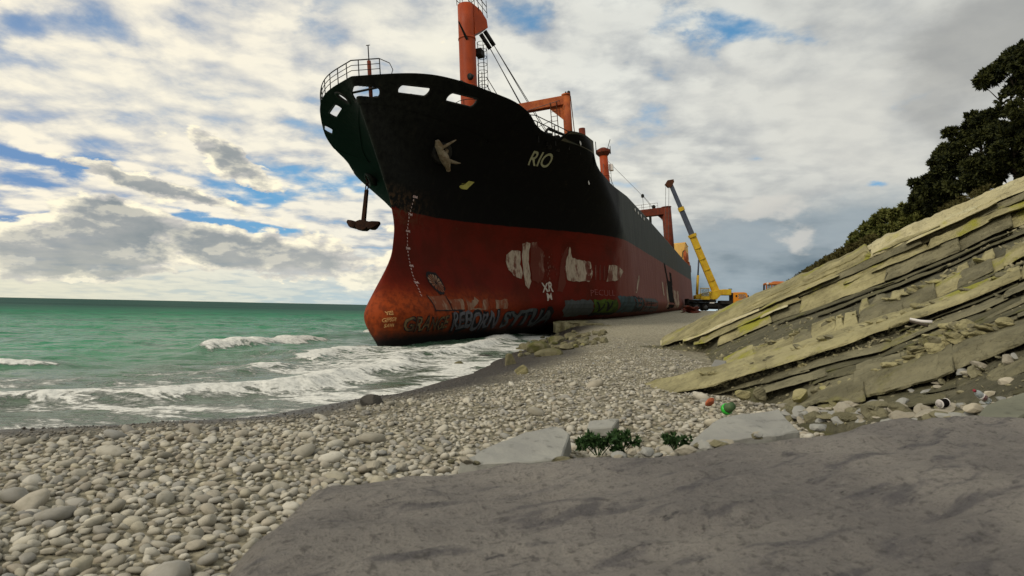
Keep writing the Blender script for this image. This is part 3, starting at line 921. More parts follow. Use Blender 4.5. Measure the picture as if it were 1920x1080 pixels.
# lowest courses: square-jointed blocks, partly fallen back into shadow
bed('L1t', 'L1b', 1345, 3390, 0, .36, (60, 190), .8, .04, (.04, .40), 5, .04, 8, MIX, 0, .03, .07, .15, .4, .16, .05)
bed('L1t', 'L1b', 1310, 3390, .32, .50, (50, 210), .9, .045, (-.08, .40), 5, .04, 6, MIX, 0, .06, .06, .2, .4, .2, .06)
bed('L1t', 'L1b', 1290, 3390, .46, .66, (90, 300), .9, .04, (-.05, .30), 5, .03, 7, MIX, 0, .05, .07, .15, .3, .2, .06)
# thin flakes lodged between them
bed('L1t', 'L1b', 1300, 3390, .30, .37, (50, 160), .6, .04, (-.14, .1), 5, .55, 4, PALE, 0, .4, .02, .3, .5, .2, .06)
bed('L1t', 'L1b', 1280, 3390, .60, .67, (60, 200), .7, .04, (-.18, .05), 5, .45, 4, PALE, 0, .4, .02, .3, .4, .2, .06)
bed('L1t', 'L1b', 1260, 3390, .68, .75, (60, 240), .7, .04, (-.05, .14), 5, .35, 4, MIX, 0, .4, .02, .3, .4, .2, .06)
# the long smooth slab that forms the crest
bed('L1t', 'L1b', 1240, 3390, .64, 1.0, (380, 760), 1.2, .045, (.02, .12), 4, 0, 12, PALE, 0, .04, .10, .03, .15, .10, .05)
bed('L1t', 'L1b', 1238, 3390, .9, 1.01, (500, 900), 1.0, .03, (.30, .42), 5, 0, 5, PALE, 0, .1, .02, .05, .1, .1, .03)
bed('L2t', 'L2b', 1310, 3390, -.1, 1, (20, 90), .45, .06, (-.05, .07), 4, 0, 6, MIX, 0, .03, .0, .18, .4, .28)
bed('L2t', 'L2b', 1560, 3390, .85, 1.5, (14, 60), .25, .06, (.12, .3), 4, .45, 5, MIX, 0, .3, 0, .4, 1.2, .3)
bed('L3t', 'L3b', 1195, 3390, 0, 1, (160, 420), .55, .03, (-.03, .05), 4, 0, 7, ('bed',), 0, .03, .02, .08, .15, .42)
bed('L4t', 'L4b', 1262, 3390, 0, 1, (80, 300), .35, .025, (-.05, .08), 5, .03, 5, DULL, 0, .15, .03, .25, .3, .3)
bed('L4t', 'L4b', 1420, 3390, -1.9, -1.2, (60, 200), .25, .03, (-.02, .12), 5, .3, 4, DULL, 0, .4, .02, .3, 1, .3)
bed('L5t', 'L5b', 1452, 3390, 0, 1, (110, 300), .6, .055, (-.05, .06), 4, 0, 10, ('bedgrey',), .05, .03, .05, .08, .2, .34)
bed('L5t', 'L5b', 1500, 3390, -.8, -.45, (50, 160), .3, .03, (.0, .14), 5, .2, 4, DULL, 0, .4, .02, .3, 1, .3)
bed('L5t', 'L5b', 1640, 3390, 1.15, 1.35, (40, 140), .2, .03, (.1, .3), 5, .45, 4, DULL, 0, .5, .0, .3, 1, .3)

# thin hard ribs standing out of the shale between the main beds
for lo_, hi_, nn_, xa in (('L2t', 'L1b', 3, 1420), ('L3t', 'L2b', 1, 1500), ('L4t', 'L3b', 1, 1420), ('L5t', 'L4b', 2, 1500), ('L6', 'L5b', 2, 1560)):
    for j in range(nn_):
        f_ = (j + .6) / (nn_ + .4)
        bed(hi_, lo_, xa + rnd.uniform(0, 120), 3390, f_, f_ + rnd.uniform(.05, .1), (90, 300), .3, .035, (.08, .2), 5, .35, 4, ('shalebed',), 0, .5, .03, .4, .6, .3, .12)

# the wooded slope behind the crest
hx = np.concatenate([np.arange(1330, 2151, 20.0), np.arange(2200, 3401, 60.0)])
hs = np.interp(hx, xs, slope)
hrows = []
for b in (1.0, 3, 6, 10, 16, 25, 40, 60, 90, 140):
    pp = []
    for x, s_ in zip(hx, hs / np.sqrt(1 + ((hx - 960) / FPX) ** 2)):
        xx = x; c = EDGE['L1t'](np.array([xx]))[0]
        d = np.array([(x - 960) / FPX, 1.0]); d /= np.linalg.norm(d)
        r = np.hypot(c[0], c[1]) + b
        k = s_ * .9 if x > 1480 else s_ * .9 - .02
        zz = 1.95 + k * np.hypot(c[0], c[1]) * 1.0 + k * b * (1.0 if b < 30 else 30 / b + (1 - 30 / b) * .5) - .12
        pp.append((d[0] * r, d[1] * r, zz + fbm(d[0] * r * .2, d[1] * r * .2, o=3, seed=77) * .03 * b ** .5))
    hrows.append(pp)
H = np.array(hrows)
hill = link('hillside', tri_mesh('hillside', H.reshape(-1, 3), grid_faces(*H.shape[:2])), None, 'hill', True)
tag(hill, kind='structure')

# flat bank of cemented gravel that runs up to the hull
pa_, pb_ = at(1037, 602, 45.5), at(1150, 605, 40.0)
n1_, n2_ = 90, 60
GB = []
for j in range(n2_ + 8):
    row = []
    for i in range(n1_):
        s_ = i / (n1_ - 1); base_ = pa_.lerp(pb_, s_); base_ = Vector((base_.x + 1.4 * math.sin(s_ * 3.1), base_.y, base_.z))
        if j >= 8:
            t_ = (j - 8) / (n2_ - 1); yy = base_.y + t_ ** 1.5 * 26; xx = base_.x + (yy - base_.y) * .30
            zz = 1.02 + .0 * s_ + (yy - 45) * .017; zz -= s_ ** 2 * .18
        else:
            q_ = j / 8; yy = base_.y - (1 - q_) * (.5 + .25 * math.sin(i * .9)); xx = base_.x; zz = .25 + (1.02 - s_ ** 2 * .18 - .25) * q_ ** .6 + (base_.y - 45) * .017
        row.append((xx, yy, zz))
    GB.append(row)
GB = np.array(GB); f_ = fbm(GB[..., 0] * 1.6, GB[..., 1] * 1.6, GB[..., 2] * 2, o=5, seed=33)
wj = np.where(np.arange(n2_ + 8) < 9, 1.0, .25)[:, None]
GB[..., 1] -= f_ * 1.0 * wj; GB[..., 2] += f_ * .22 * np.where(np.arange(n2_ + 8) < 7, 1.4, .5)[:, None]
gb = link('gravel_bank', tri_mesh('gravel_bank', GB.reshape(-1, 3), grid_faces(n2_ + 8, n1_)), None, 'bank', False)
tag(gb, kind='structure')

# ------------------------------------------------------------------ pebbles
bm = bmesh.new(); bmesh.ops.create_icosphere(bm, subdivisions=2, radius=1.0)
ICO = np.array([v.co[:] for v in bm.verts]); ICOF = np.array([[v.index for v in f.verts] for f in bm.faces]); bm.free()
bm = bmesh.new(); bmesh.ops.create_icosphere(bm, subdivisions=1, radius=1.0)
ICO1 = np.array([v.co[:] for v in bm.verts]); ICO1F = np.array([[v.index for v in f.verts] for f in bm.faces]); bm.free()


def pebble_shape(k, base=ICO):
    g = np.random.default_rng(100 + k)
    d = base + g.normal(0, .0, base.shape)
    e = np.sign(d) * np.abs(d) ** g.uniform(.8, 1.0)
    v = e * np.array([1, g.uniform(.5, .85), g.uniform(.26, .5)]) * .5
    n = fbm(d[:, 0] * 1.3 + k * 7, d[:, 1] * 1.3, d[:, 2] * 1.3, o=2, seed=k) * .42
    for _ in range(5 if k % 2 else 10):                                    # a few flattened sides
        pl = g.normal(size=3); pl /= np.linalg.norm(pl); lim = g.uniform(.26, .42) if k % 2 else g.uniform(.16, .34)
        t = v @ pl; v = v - np.maximum(t - lim, 0)[:, None] * pl * .85
    return v * (1 + n)[:, None]


PROTO = [pebble_shape(k) for k in range(14)]
PROTO1 = [pebble_shape(k, ICO1) for k in range(14)]


def rot_mats(n, tilt=.45, g=rng):
    yaw = g.uniform(0, 2 * np.pi, n); a = g.normal(0, tilt, n); b = g.normal(0, tilt, n)
    cy, sy, ca, sa, cb, sb = np.cos(yaw), np.sin(yaw), np.cos(a), np.sin(a), np.cos(b), np.sin(b)
    Z = np.zeros(n); O = np.ones(n)
    Rz = np.stack([cy, -sy, Z, sy, cy, Z, Z, Z, O], -1).reshape(n, 3, 3)
    Rx = np.stack([O, Z, Z, Z, ca, -sa, Z, sa, ca], -1).reshape(n, 3, 3)
    Ry = np.stack([cb, Z, sb, Z, O, Z, -sb, Z, cb], -1).reshape(n, 3, 3)
    return Rz @ Rx @ Ry


def scatter_points(n, x0, x1, y0, y1, g=rng):
    X = g.uniform(x0, x1, n); Y = y0 * (y1 / y0) ** g.uniform(0, 1, n)
    return X, Y


CLX = lambda Y: np.interp(Y, [4, 7.4, 8.3, 10.2, 14.6, 20], [9, 3.4, 3.5, 2.6, 4.4, 4.7])     # foot of the strata
X, Y = scatter_points(110000, -13, 6.5, 2.1, 32)
pw = np.clip((Y / 9.0) ** -.2, 0, 1)
d = shore_dist(X, Y) + fbm(X * .5, Y * .5, o=3, seed=8) * 1.6
px_ = 960 + FPX * X / Y
ok = (d > 1.3) & (X < CLX(Y) + .25) & (px_ > -900) & (px_ < 2000) & ~((Y < 3.55) & (px_ > 560))
fine_zone = sst(d, 1.6, 4.0)
ok &= rng.random(len(X)) < (.12 + .88 * fine_zone) * np.clip(1.15 - (Y - 14) / 22, .12, 1)
X, Y, d = X[ok], Y[ok], d[ok]
size = np.exp(rng.normal(-2.72, .30, len(X))) * (.4 + .6 * sst(d, 1.2, 3.8)) * np.clip(1.12 - Y / 60, .75, 1.1)
size = np.where(rng.random(len(X)) < .007, size * rng.uniform(1.8, 3.2, len(X)), size); size = np.clip(size, .03, .36)
# thin out overlaps on a hash grid
oi = np.argsort(-size); keep = []; cell = {}
for i in oi:
    cx, cy = int(X[i] / .2), int(Y[i] / .2); good = True
    for a in (-1, 0, 1):
        for b in (-1, 0, 1):
            for j in cell.get((cx + a, cy + b), ()):
                if (X[i] - X[j]) ** 2 + (Y[i] - Y[j]) ** 2 < (.30 * (size[i] + size[j])) ** 2: good = False; break
            if not good: break
        if not good: break
    if good: cell.setdefault((cx, cy), []).append(i); keep.append(i)
keep = np.array(keep); X, Y, size, d = X[keep], Y[keep], size[keep], d[keep]
Z = ground(X, Y)
RM = rot_mats(len(X), .28)
app = size / np.hypot(X, Y); big = np.argsort(-app * ((960 + FPX * X / Y > -20) & (960 + FPX * X / Y < 1940) & (Y > 3.0)))[:290]
isbig = np.zeros(len(X), bool); isbig[big] = True
pk = rng.integers(0, 14, len(X)); wetp = (1 - sst(d, 1.7, 3.7)) * .92
pm = []
for k in range(14):
    me = tri_mesh('pebble', PROTO[k], ICOF); me.materials.append(MAT['pebble']); me.polygons.foreach_set('use_smooth', [True] * len(me.polygons)); pm.append(me)
for i in big:
    o = bpy.data.objects.new('pebble', pm[pk[i]]); COL.objects.link(o); o.parent = beach
    m = Matrix(RM[i].tolist()).to_4x4(); m.translation = (X[i], Y[i], Z[i] + size[i] * .13)
    o.matrix_world = m @ Matrix.Scale(size[i], 4)
VV, FF, WW, n0 = [], [], [], 0
for i in np.where(~isbig)[0]:
    hi = app[i] > .0095
    B, BF = (PROTO[pk[i]], ICOF) if hi else (PROTO1[pk[i]], ICO1F)
    v = (B * size[i]) @ RM[i].T + np.array([X[i], Y[i], Z[i] + size[i] * .13])
    VV.append(v); FF.append(BF + n0); n0 += len(v); WW.append(np.full(len(v), wetp[i]))
peb = link('pebbles', tri_mesh('pebbles', np.vstack(VV), np.vstack(FF)), beach, 'pebble', True)
tag(peb, kind='stuff')
a = peb.data.attributes.new('wet', 'FLOAT', 'POINT'); a.data.foreach_set('value', np.concatenate(WW).astype(np.float32))
print('pebbles', len(X))

# ------------------------------------------------------------------ the ship (local axes: x aft, y starboard, z up from the keel)
HEADING, HEEL = rad(71.35), rad(5.4)
ship = empty('cargo_ship', (-16.69 + .3375 * 31.8, 31.8, 0), (-HEEL, 0, HEADING))
tag(ship, 'huge rusting cargo ship aground, black over red hull', 'ship')
bpy.context.view_layer.update()
SHIP_M = ship.matrix_world.copy()
ZU = [-1.0, .7, 1.5, 3, 4.5, 6, 7.5, 9, 10.5, 12, 13.2]
UT = [-.55, -1.277, -1.451, -.695, .625, 1.123, .816, .085, -.824, -1.744, -2.45]
ZL = [-.5, 2, 4, 7, 9, 10.5, 12.2, 13.5]
LL = [34.07, 31.19, 28.3, 25.3, 22.0, 18.5, 13.4, 10.65]
NL = [2.264, 2.15, 2.037, 1.924, 1.806, 1.605, 1.168, .71]
UEND = 113.0


def _smooth(xk, yk):
    """monotone-ish smooth interpolation table"""
    z = np.linspace(xk[0], xk[-1], 600); y = np.interp(z, xk, yk)
    w = np.hanning(61); w /= w.sum()
    yp = np.pad(y, 30, mode='reflect', reflect_type='odd'); return z, np.convolve(yp, w, 'valid')


_sz, _sv = _smooth(ZU, UT)
def stem(z): return np.interp(z, _sz, _sv)


def halfb(u, z):
    u = np.asarray(u, float); z = np.asarray(z, float)
    us = stem(z); Le = np.interp(z, ZL, LL); n = np.interp(z, ZL, NL)
    t = np.clip((u - us) / Le, 0, 1)
    bil = np.where(z < 2.2, np.sqrt(np.clip(1 - ((2.2 - z) / 2.4) ** 2, .05, 1)), 1)
    B = 8.36 + 1.6 * np.clip((u - 22) / 80, 0, 1)
    B = B * (1 - sst(u, 98, 116) * (.25 + .65 * np.clip(1 - z / 8.5, 0, 1)))
    b1 = B * bil * np.sin(np.pi / 2 * t) ** n
    b2 = (.12 + .42 * sst(z, 6.0, 9) + 1.45 * np.exp(-((z - 1.5) / 1.7) ** 2)) * np.sqrt(np.clip(1 - ((3 - np.clip(u - us, 0, 3)) / 3) ** 2, 0, 1))
    return np.sqrt(b1 ** 2 + b2 ** 2)


ZTOP = np.array([(-3, 12.7), (-2.4, 12.75), (-1.6, 12.98), (-.8, 13.12), (.35, 13.1), (1.97, 12.9), (3.1, 12.76), (4.87, 12.55), (5.64, 12.31), (6.78, 11.93), (7.5, 11.76),
                 (9.1, 11.6), (9.2, 12.02), (13.75, 12.5), (13.85, 11.5), (14.6, 11.1), (15.75, 10.85), (20, 10.78), (27.5, 11.12), (39, 10.95), (58, 10.5), (87, 9.75), (120, 9.6)])
def ztop(u):
    u = np.asarray(u, float)
    sm = sum(np.interp(u + d_, ZTOP[:, 0], ZTOP[:, 1]) for d_ in np.linspace(-1, 1, 9)) / 9
    w = 1 - sst(u, 5.0, 6.5)
    return np.interp(u, ZTOP[:, 0], ZTOP[:, 1]) * (1 - w) + sm * w
def zsplit(u): return np.where(np.asarray(u) < 5.6, ztop(u) - 1.2, ztop(u))
def zdeck(u): return np.interp(u, [-3, 4, 8, 13.8, 14.5, 120], [11.9, 11.6, 11.15, 11.0, 9.7, 8.7])


def hull_col(s, nrow, zlo, zhi_f, zlo_f=None):
    """columns of hull points: s array 0..1 from stem to stern"""
    v = np.linspace(0, 1, nrow)[:, None]
    u = np.broadcast_to(s * UEND, (nrow, len(s))).copy()
    for _ in range(14):
        top = zhi_f(u); lo = zlo if zlo_f is None else zlo_f(u)
        z = lo + v * (top - lo)
        u = .5 * u + .5 * (stem(z) + (UEND - stem(z)) * s)
    z = lo + v * (zhi_f(u) - lo)
    return u, z


g = np.linspace(0, 1, 300) ** 2.3
def zlow(u): return np.interp(u, [-3, 5, 8, 14, 20, 120], [11.5, 11.0, 10.4, 9.5, 9.4, 8.4])
u, z = hull_col(g, 66, -1.0, zlow)
b = halfb(u, z); b[:, 0] = 0
nr, nc = u.shape
Vp = np.stack([u, -b, z], -1).reshape(-1, 3); Vs = np.stack([u, b, z], -1).reshape(-1, 3)
Fg = grid_faces(nr, nc)
u2, z2 = hull_col(g, 14, 0, zsplit, zlow)
b2_ = halfb(u2, z2); b2_[:, 0] = 0
def zsplit_off(u): return np.where(np.asarray(u) > 7.5, np.minimum(zsplit(u), np.interp(u, [7.5, 14, 16, 120], [11.76, 11.3, 10.9, 10.9])), zsplit(u))
u3, z3 = hull_col(g, 14, 0, zsplit_off, zlow)          # the seaward side has no raised plate
b3_ = halfb(u3, z3); b3_[:, 0] = 0
Fu = grid_faces(14, nc); m0 = nr * nc * 2; m1 = m0 + 14 * nc
HV = np.vstack([Vp, Vs, np.stack([u2, -b2_, z2], -1).reshape(-1, 3), np.stack([u3, b3_, z3], -1).reshape(-1, 3)])
HF = np.vstack([Fg[:, ::-1] * 1, Fg + nr * nc, Fu[:, ::-1] + m0, Fu + m1])
# stern plate
st = np.array([[r * nc + nc - 1, r * nc + nc - 1 + nr * nc, (r + 1) * nc + nc - 1 + nr * nc, (r + 1) * nc + nc - 1] for r in range(nr - 1)])
HF = np.vstack([HF, st])
me = tri_mesh('hull', HV, HF)
bm = bmesh.new(); bm.from_mesh(me); bmesh.ops.remove_doubles(bm, verts=bm.verts, dist=.006); bmesh.ops.recalc_face_normals(bm, faces=bm.faces); bm.to_mesh(me); bm.free()
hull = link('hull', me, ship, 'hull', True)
md = hull.modifiers.new('plate', 'SOLIDIFY'); md.thickness = .05; md.offset = -1

# forecastle deck and main deck
ud = np.concatenate([np.linspace(-1.5, 14, 60), np.linspace(14.6, 112, 40)])
zd = zdeck(ud); bd_ = halfb(ud, zd) * .985 + .0
V = np.concatenate([np.stack([ud, -bd_, zd], -1), np.stack([ud, 0 * bd_, zd + .12], -1), np.stack([ud, bd_, zd], -1)])
n = len(ud)
F = np.vstack([np.stack([np.arange(n - 1) + r * n, np.arange(1, n) + r * n, np.arange(1, n) + (r + 1) * n, np.arange(n - 1) + (r + 1) * n], 1) for r in (0, 1)])
link('deck', tri_mesh('deck', V, F), ship, 'rust', False)

# bow bulwark with its fairlead openings
def bow(q, z):
    q = np.asarray(q, float); z = np.asarray(z, float)
    u = stem(z) + 14 * q * q
    return u, np.where(q < 0, -1., 1.) * halfb(u, z), z


_q = np.linspace(-.95, .95, 3801); _bu, _by, _bz = bow(_q, 12.4 + 0 * _q)
_a = np.concatenate([[0], np.cumsum(np.hypot(np.diff(_bu), np.diff(_by)))]); _a -= np.interp(0, _q, _a)
arc_of = lambda q: np.interp(q, _q, _a)
q_of = lambda a: np.interp(a, _a, _q)
OPEN = [(-.15, 12.24, 1.12, .20, -.05), (-2.86, 12.53, .80, .165, .0), (-5.58, 12.41, .88, .16, .06), (3.95, 12.60, .85, .13, .02), (7.1, 12.58, .5, .15, -.04)]
ROUND = (2.0, 12.58, .27)


def in_open(a, z):
    m = np.zeros(a.shape, bool)
    for (a0, z0, hw, hh, sl_) in OPEN:
        x = np.abs(a - a0); y = np.abs(z - z0 - sl_ * (a - a0)); r = hh
        dx = np.maximum(x - (hw - r), 0); m |= (dx * dx + y * y) < r * r
    m |= (a - ROUND[0]) ** 2 + (z - ROUND[1]) ** 2 < ROUND[2] ** 2
    return m


amax = arc_of(math.sqrt(7.6 / 14))
aa = np.linspace(-amax, amax, 1500); qq = q_of(aa)
vv = np.linspace(0, 1, 90)[:, None]
Q = np.broadcast_to(qq, (90, 1500))
ub = np.full(Q.shape, 2.0)
for _ in range(20):
    zb = (ztop(ub) - 1.24) + vv * 1.24; ub = .5 * ub + .5 * (stem(zb) + 14 * Q * Q)
u_, y_, z_ = bow(Q, zb)
F = grid_faces(90, 1500)
ca = np.broadcast_to(aa, Q.shape).ravel()[F].mean(1); cz = z_.ravel()[F].mean(1); cu = u_.ravel()[F].mean(1)
F = F[~in_open(ca, cz) & (cu < 5.75)]
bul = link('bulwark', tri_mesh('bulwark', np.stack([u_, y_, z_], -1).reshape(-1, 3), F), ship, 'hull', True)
bm = bmesh.new(); bm.from_mesh(bul.data); bmesh.ops.delete(bm, geom=[v for v in bm.verts if not v.link_faces], context='VERTS'); bm.to_mesh(bul.data); bm.free()
md = bul.modifiers.new('plate', 'SOLIDIFY'); md.thickness = .05; md.offset = 0


def onbow(a, z, out=0.0):
    q = q_of(a); p = np.stack(bow(q, z), -1)
    q2 = np.stack(bow(q_of(np.asarray(a) + .03), z), -1); q1 = np.stack(bow(q_of(np.asarray(a) - .03), z), -1)
    t = q2 - q1; nrm = np.stack([-t[..., 1], t[..., 0], 0 * t[..., 0]], -1); nrm /= np.linalg.norm(nrm, axis=-1)[..., None] + 1e-9
    if np.ndim(nrm) == 1: nrm = nrm[None]
    sgn = np.where(nrm[..., 0:1] + np.sign(p[..., 1:2]) * nrm[..., 1:2] * 1.0 > -9, 1, 1)
    return p + nrm * out


for (a0, z0, hw, hh, sl_) in OPEN:
    t = np.linspace(0, 2 * np.pi, 41)
    x = np.sign(np.cos(t)) * (hw - hh) + hh * np.cos(t); y = hh * np.sin(t)
    pts = onbow(a0 + x, z0 + y + sl_ * x)
    MB().tube(pts, .055, 6, cap=False).build('fairlead_rim', 'blacksteel', ship, True)
    cp = onbow(np.array([a0]), np.array([z0]))[0]
    for s_ in (-1, 1):                                      # mooring bitts standing just inside
        ax = a0 + s_ * hw * .38
        p = onbow(np.array([ax]), np.array([z0 - hh]))[0]
        inw = Vector((8 - p[0], -p[1], 0)).normalized() * .85
        base = Vector(p) + inw; base.z = z0 - hh - .42
        h = .42 + .27
        MB().lathe([(.13, 0), (.13, h - .1), (.2, h - .06), (.2, h), (.0, h + .02)], base, 12).build('mooring_bitt', 'blacksteel', ship, True)
t = np.linspace(0, 2 * np.pi, 31)
MB().tube(onbow(ROUND[0] + ROUND[2] * np.cos(t), ROUND[1] + ROUND[2] * np.sin(t)), .09, 8, cap=False).build('fairlead_rim', 'blacksteel', ship, True)

# open rail round the stem
def toprail(a, h):
    q = q_of(a); uu = stem(12.9) + 14 * q * q
    p = np.stack(bow(q, ztop(uu)), -1); p = p - np.sign(p[..., 1:2]) * np.array([0, .05, 0]); p[..., 2] += h
    return p


ra = np.linspace(-1.1, 5.2, 60)
rail = MB().tube(toprail(ra, .78), .028, 6).build('bow_rail', 'blacksteel', ship, True)
for h in (.28, .53): MB().tube(toprail(ra, h), .018, 5).build('rail_bar', 'blacksteel', rail, True)
for a in np.arange(-1.1, 5.3, .78):
    p = toprail(np.array([a]), 0)[0]; MB().tube([p, p + np.array([0, 0, .78])], .025, 6).build('rail_post', 'blacksteel', rail, True)
p = toprail(np.array([-1.1]), 0)[0]
MB().tube([p + np.array([0, 0, .78]), p + np.array([.35, -.35, .62]), p + np.array([.45, -.45, .3]), p + np.array([.35, -.4, .02])], .022, 5).build('rail_bar', 'blacksteel', rail, True)
js = MB().tube([(-.9, -.2, 11.7), (-.9, -.2, 14.05)], .1, 8).build('jackstaff', 'rustred', ship, True)
MB().tube([(-.9, -.2, 14.05), (-.9, -.2, 14.85)], .028, 6).build('staff_pole', 'blacksteel', js)
MB().tube([(-1.2, -.28, 14.7), (-.6, -.12, 15.0)], .022, 5).build('crossbar', 'blacksteel', js)


def ladder(a, b, w, parent, mat='blacksteel', side=(0, 1, 0), name='ladder', step=.32):
    a, b, s_ = Vector(a), Vector(b), Vector(side).normalized() * w / 2
    m = MB().tube([a - s_, b - s_], .03, 5).tube([a + s_, b + s_], .03, 5)
    n = int((b - a).length / step)
    for i in range(1, n):
        c = a.lerp(b, i / n); m.tube([c - s_, c + s_], .018, 4)
    return m.build(name, mat, parent)


# foremast: thick crane pedestal
def pedestal(u, y0, y1, zb, zt, r, brk, name='crane_pedestal'):
    B, T = Vector((u, y0, zb)), Vector((u, y1, zt)); ax = (T - B).normalized()
    m = MB(); K = 28
    for i in range(1):
        m.tube([B.lerp(T, k / 8) for k in range(9)], r, K, r * .97)
    o = m.build(name, 'orange', ship, True)
    for f in (.3, .52, .8):
        c = B.lerp(T, f); MB().tube([c - ax * .06, c + ax * .06], r * 1.03, K).build('weld_band', 'orange', o, True)
    return o, B, T, ax


fm, B, T, ax = pedestal(12.5, -.02, -.40, 11.0, 23.1, .60, 1)
# bracket reaching aft and to port at the masthead
def at_m(f, dx, dy, dz=0): return B.lerp(T, f) + Vector((dx, dy, dz))
poly = [(.3, -.02), (.9, -.35), (1.35, -.95), (1.4, -1.5), (1.0, -1.75), (.3, -2.2)]
dirx = Vector((.8, -.6, 0)).normalized(); diry = Vector((0, 0, 1)); dirz = dirx.cross(diry)
V = []
for w in (-.5, .5): V += [T + dirx * p[0] + diry * p[1] + dirz * w for p in poly]
n = len(poly)
MB().add(V, [tuple(reversed(range(n))), tuple(range(n, 2 * n))] + [(i, (i + 1) % n, n + (i + 1) % n, n + i) for i in range(n)]).build('masthead_bracket', 'orange', fm)
rl = MB()
ring = [T + Vector((math.cos(t) * .62, math.sin(t) * .62, 0)) for t in np.linspace(0, 2 * np.pi, 13)]
for h in (.45, .9): rl.tube([p + Vector((0, 0, h)) for p in ring], .025, 5)
for p in ring[:-1:2]: rl.tube([p, p + Vector((0, 0, .9))], .025, 5)
e0 = T + dirx * 1.4 + diry * -.9
for w in (-.5, .5):
    rl.tube([T + dirx * .5 + dirz * w + diry * .85, e0 + dirz * w + diry * .9], .028, 5)
    rl.tube([T + dirx * .5 + dirz * w + diry * .4, e0 + dirz * w + diry * .45], .022, 5)
    for k in (.7, 1.05, 1.4): rl.tube([T + dirx * k + dirz * w + diry * (-.1 - k * .5), T + dirx * k + dirz * w + diry * (.75 - k * .2)], .022, 5)
rl.build('masthead_rail', 'blacksteel', fm)
MB().tube([at_m(.78, -.5, -.2), at_m(.78, -1.35, -.0, .95)], .10, 8, .05).build('boom_stub', 'blacksteel', fm)
for f, sy in ((.53, .05), (.56, -.62)):
    c = at_m(f, -.58, sy); d = Vector((-.8, .35, -.4)).normalized()
    MB().lathe([(.06, 0), (.10, .12), (.24, .34), (.24, .42), (.0, .42)], c, 12, d.to_track_quat('Z', 'Y').to_matrix()).build('floodlight', 'blacksteel', fm, True)
ladder(at_m(.02, .85, -.45), at_m(.62, .85, -.55), .45, fm, side=(.5, .8, 0))
cage = MB()
for f in np.linspace(.50, .80, 8):
    c = at_m(f, 1.0, -.7); cage.tube([c + Vector((math.cos(t) * .35, math.sin(t) * .35, 0)) for t in np.linspace(0, 2 * np.pi, 9)], .02, 4, cap=False)
for t in np.linspace(0, 2 * np.pi, 6):
    cage.tube([at_m(.5, 1 + math.cos(t) * .35, -.7 + math.sin(t) * .35), at_m(.8, 1 + math.cos(t) * .35, -.7 + math.sin(t) * .35)], .018, 4)
cage.build('ladder_cage', 'blacksteel', fm)
hd = at_m(.87, 1.05, -.95); hd2 = at_m(.845, .75, -.75)
for c in (hd, hd2): MB().tube([c, c + Vector((.55, -.45, -.95))], .15, 8).build('rigging_block', 'blacksteel', fm, True)
MB().box(at_m(.74, .95, -.55), (.7, .5, .5)).build('winch_box', 'blacksteel', fm, False, .03)
ring = [at_m(.42, math.cos(t) * 1.0, math.sin(t) * 1.0) for t in np.linspace(0, 2 * np.pi, 17)]
rb = MB().tube(ring, .025, 5).tube([p - Vector((0, 0, .5)) for p in ring], .02, 5)
for p in ring[::2]: rb.tube([p, p - Vector((0, 0, 1.0))], .025, 5)
rb.build('working_platform_rail', 'blacksteel', fm)
# wires from the masthead
E0, E1 = hd + Vector((.55, -.45, -.95)), hd2 + Vector((.55, -.45, -.95))
far = Vector((44, -1.5, 12.6))
for k, (p, q_) in enumerate([(E0, far + Vector((2, -1.2, .6))), (E0, Vector((24, -5.5, 11.2))), (E1, far), (E1 + Vector((.1, 0, 0)), far + Vector((.5, .4, 0))), (at_m(.6, 1.2, -.9), Vector((33, -2, 12))), (at_m(.55, 1.2, -.9), Vector((28, -2.4, 12)))]):
    MB().tube([p.lerp(q_, t) - Vector((0, 0, math.sin(t * math.pi) * .25)) for t in np.linspace(0, 1, 9)], .03, 5).build('rigging_wire', 'wire', ship, True)
MB().tube([(7.5, -5.2, 13.05), (12.9, -6.6, 15.35)], .02, 4).build('rigging_wire', 'wire', ship)
# forecastle clutter by the mast
m = MB().tube([(9.6, -2.8, 11), (9.6, -2.8, 14.5)], .06, 6).lathe([(.0, 0), (.17, .1), (.17, .35), (.0, .45)], (9.6, -2.8, 14.4), 10)
m.tube([(9.2, -3.2, 13.6), (9.6, -2.8, 14.1), (11, -2.2, 14.3)], .03, 5).build('deck_light', 'blacksteel', ship)
m = MB()
for x in (8.6, 10.0, 11.4): m.tube([(x, -3.4, 11), (x, -3.4, 14.2)], .035, 5)
for h in (13.6, 14.2): m.tube([(8.2, -3.2, h - .5), (8.6, -3.4, h), (11.4, -3.4, h), (13.0, -2.0, h)], .03, 5)
m.build('deck_rail', 'rustred', ship)
MB().tube([(7.6, -4.6, 11), (7.6, -4.6, 13.6)], .1, 8).lathe([(.16, 0), (.16, .3), (0, .4)], (7.6, -4.6, 13.3), 8).build('vent_pipe', 'blacksteel', ship)

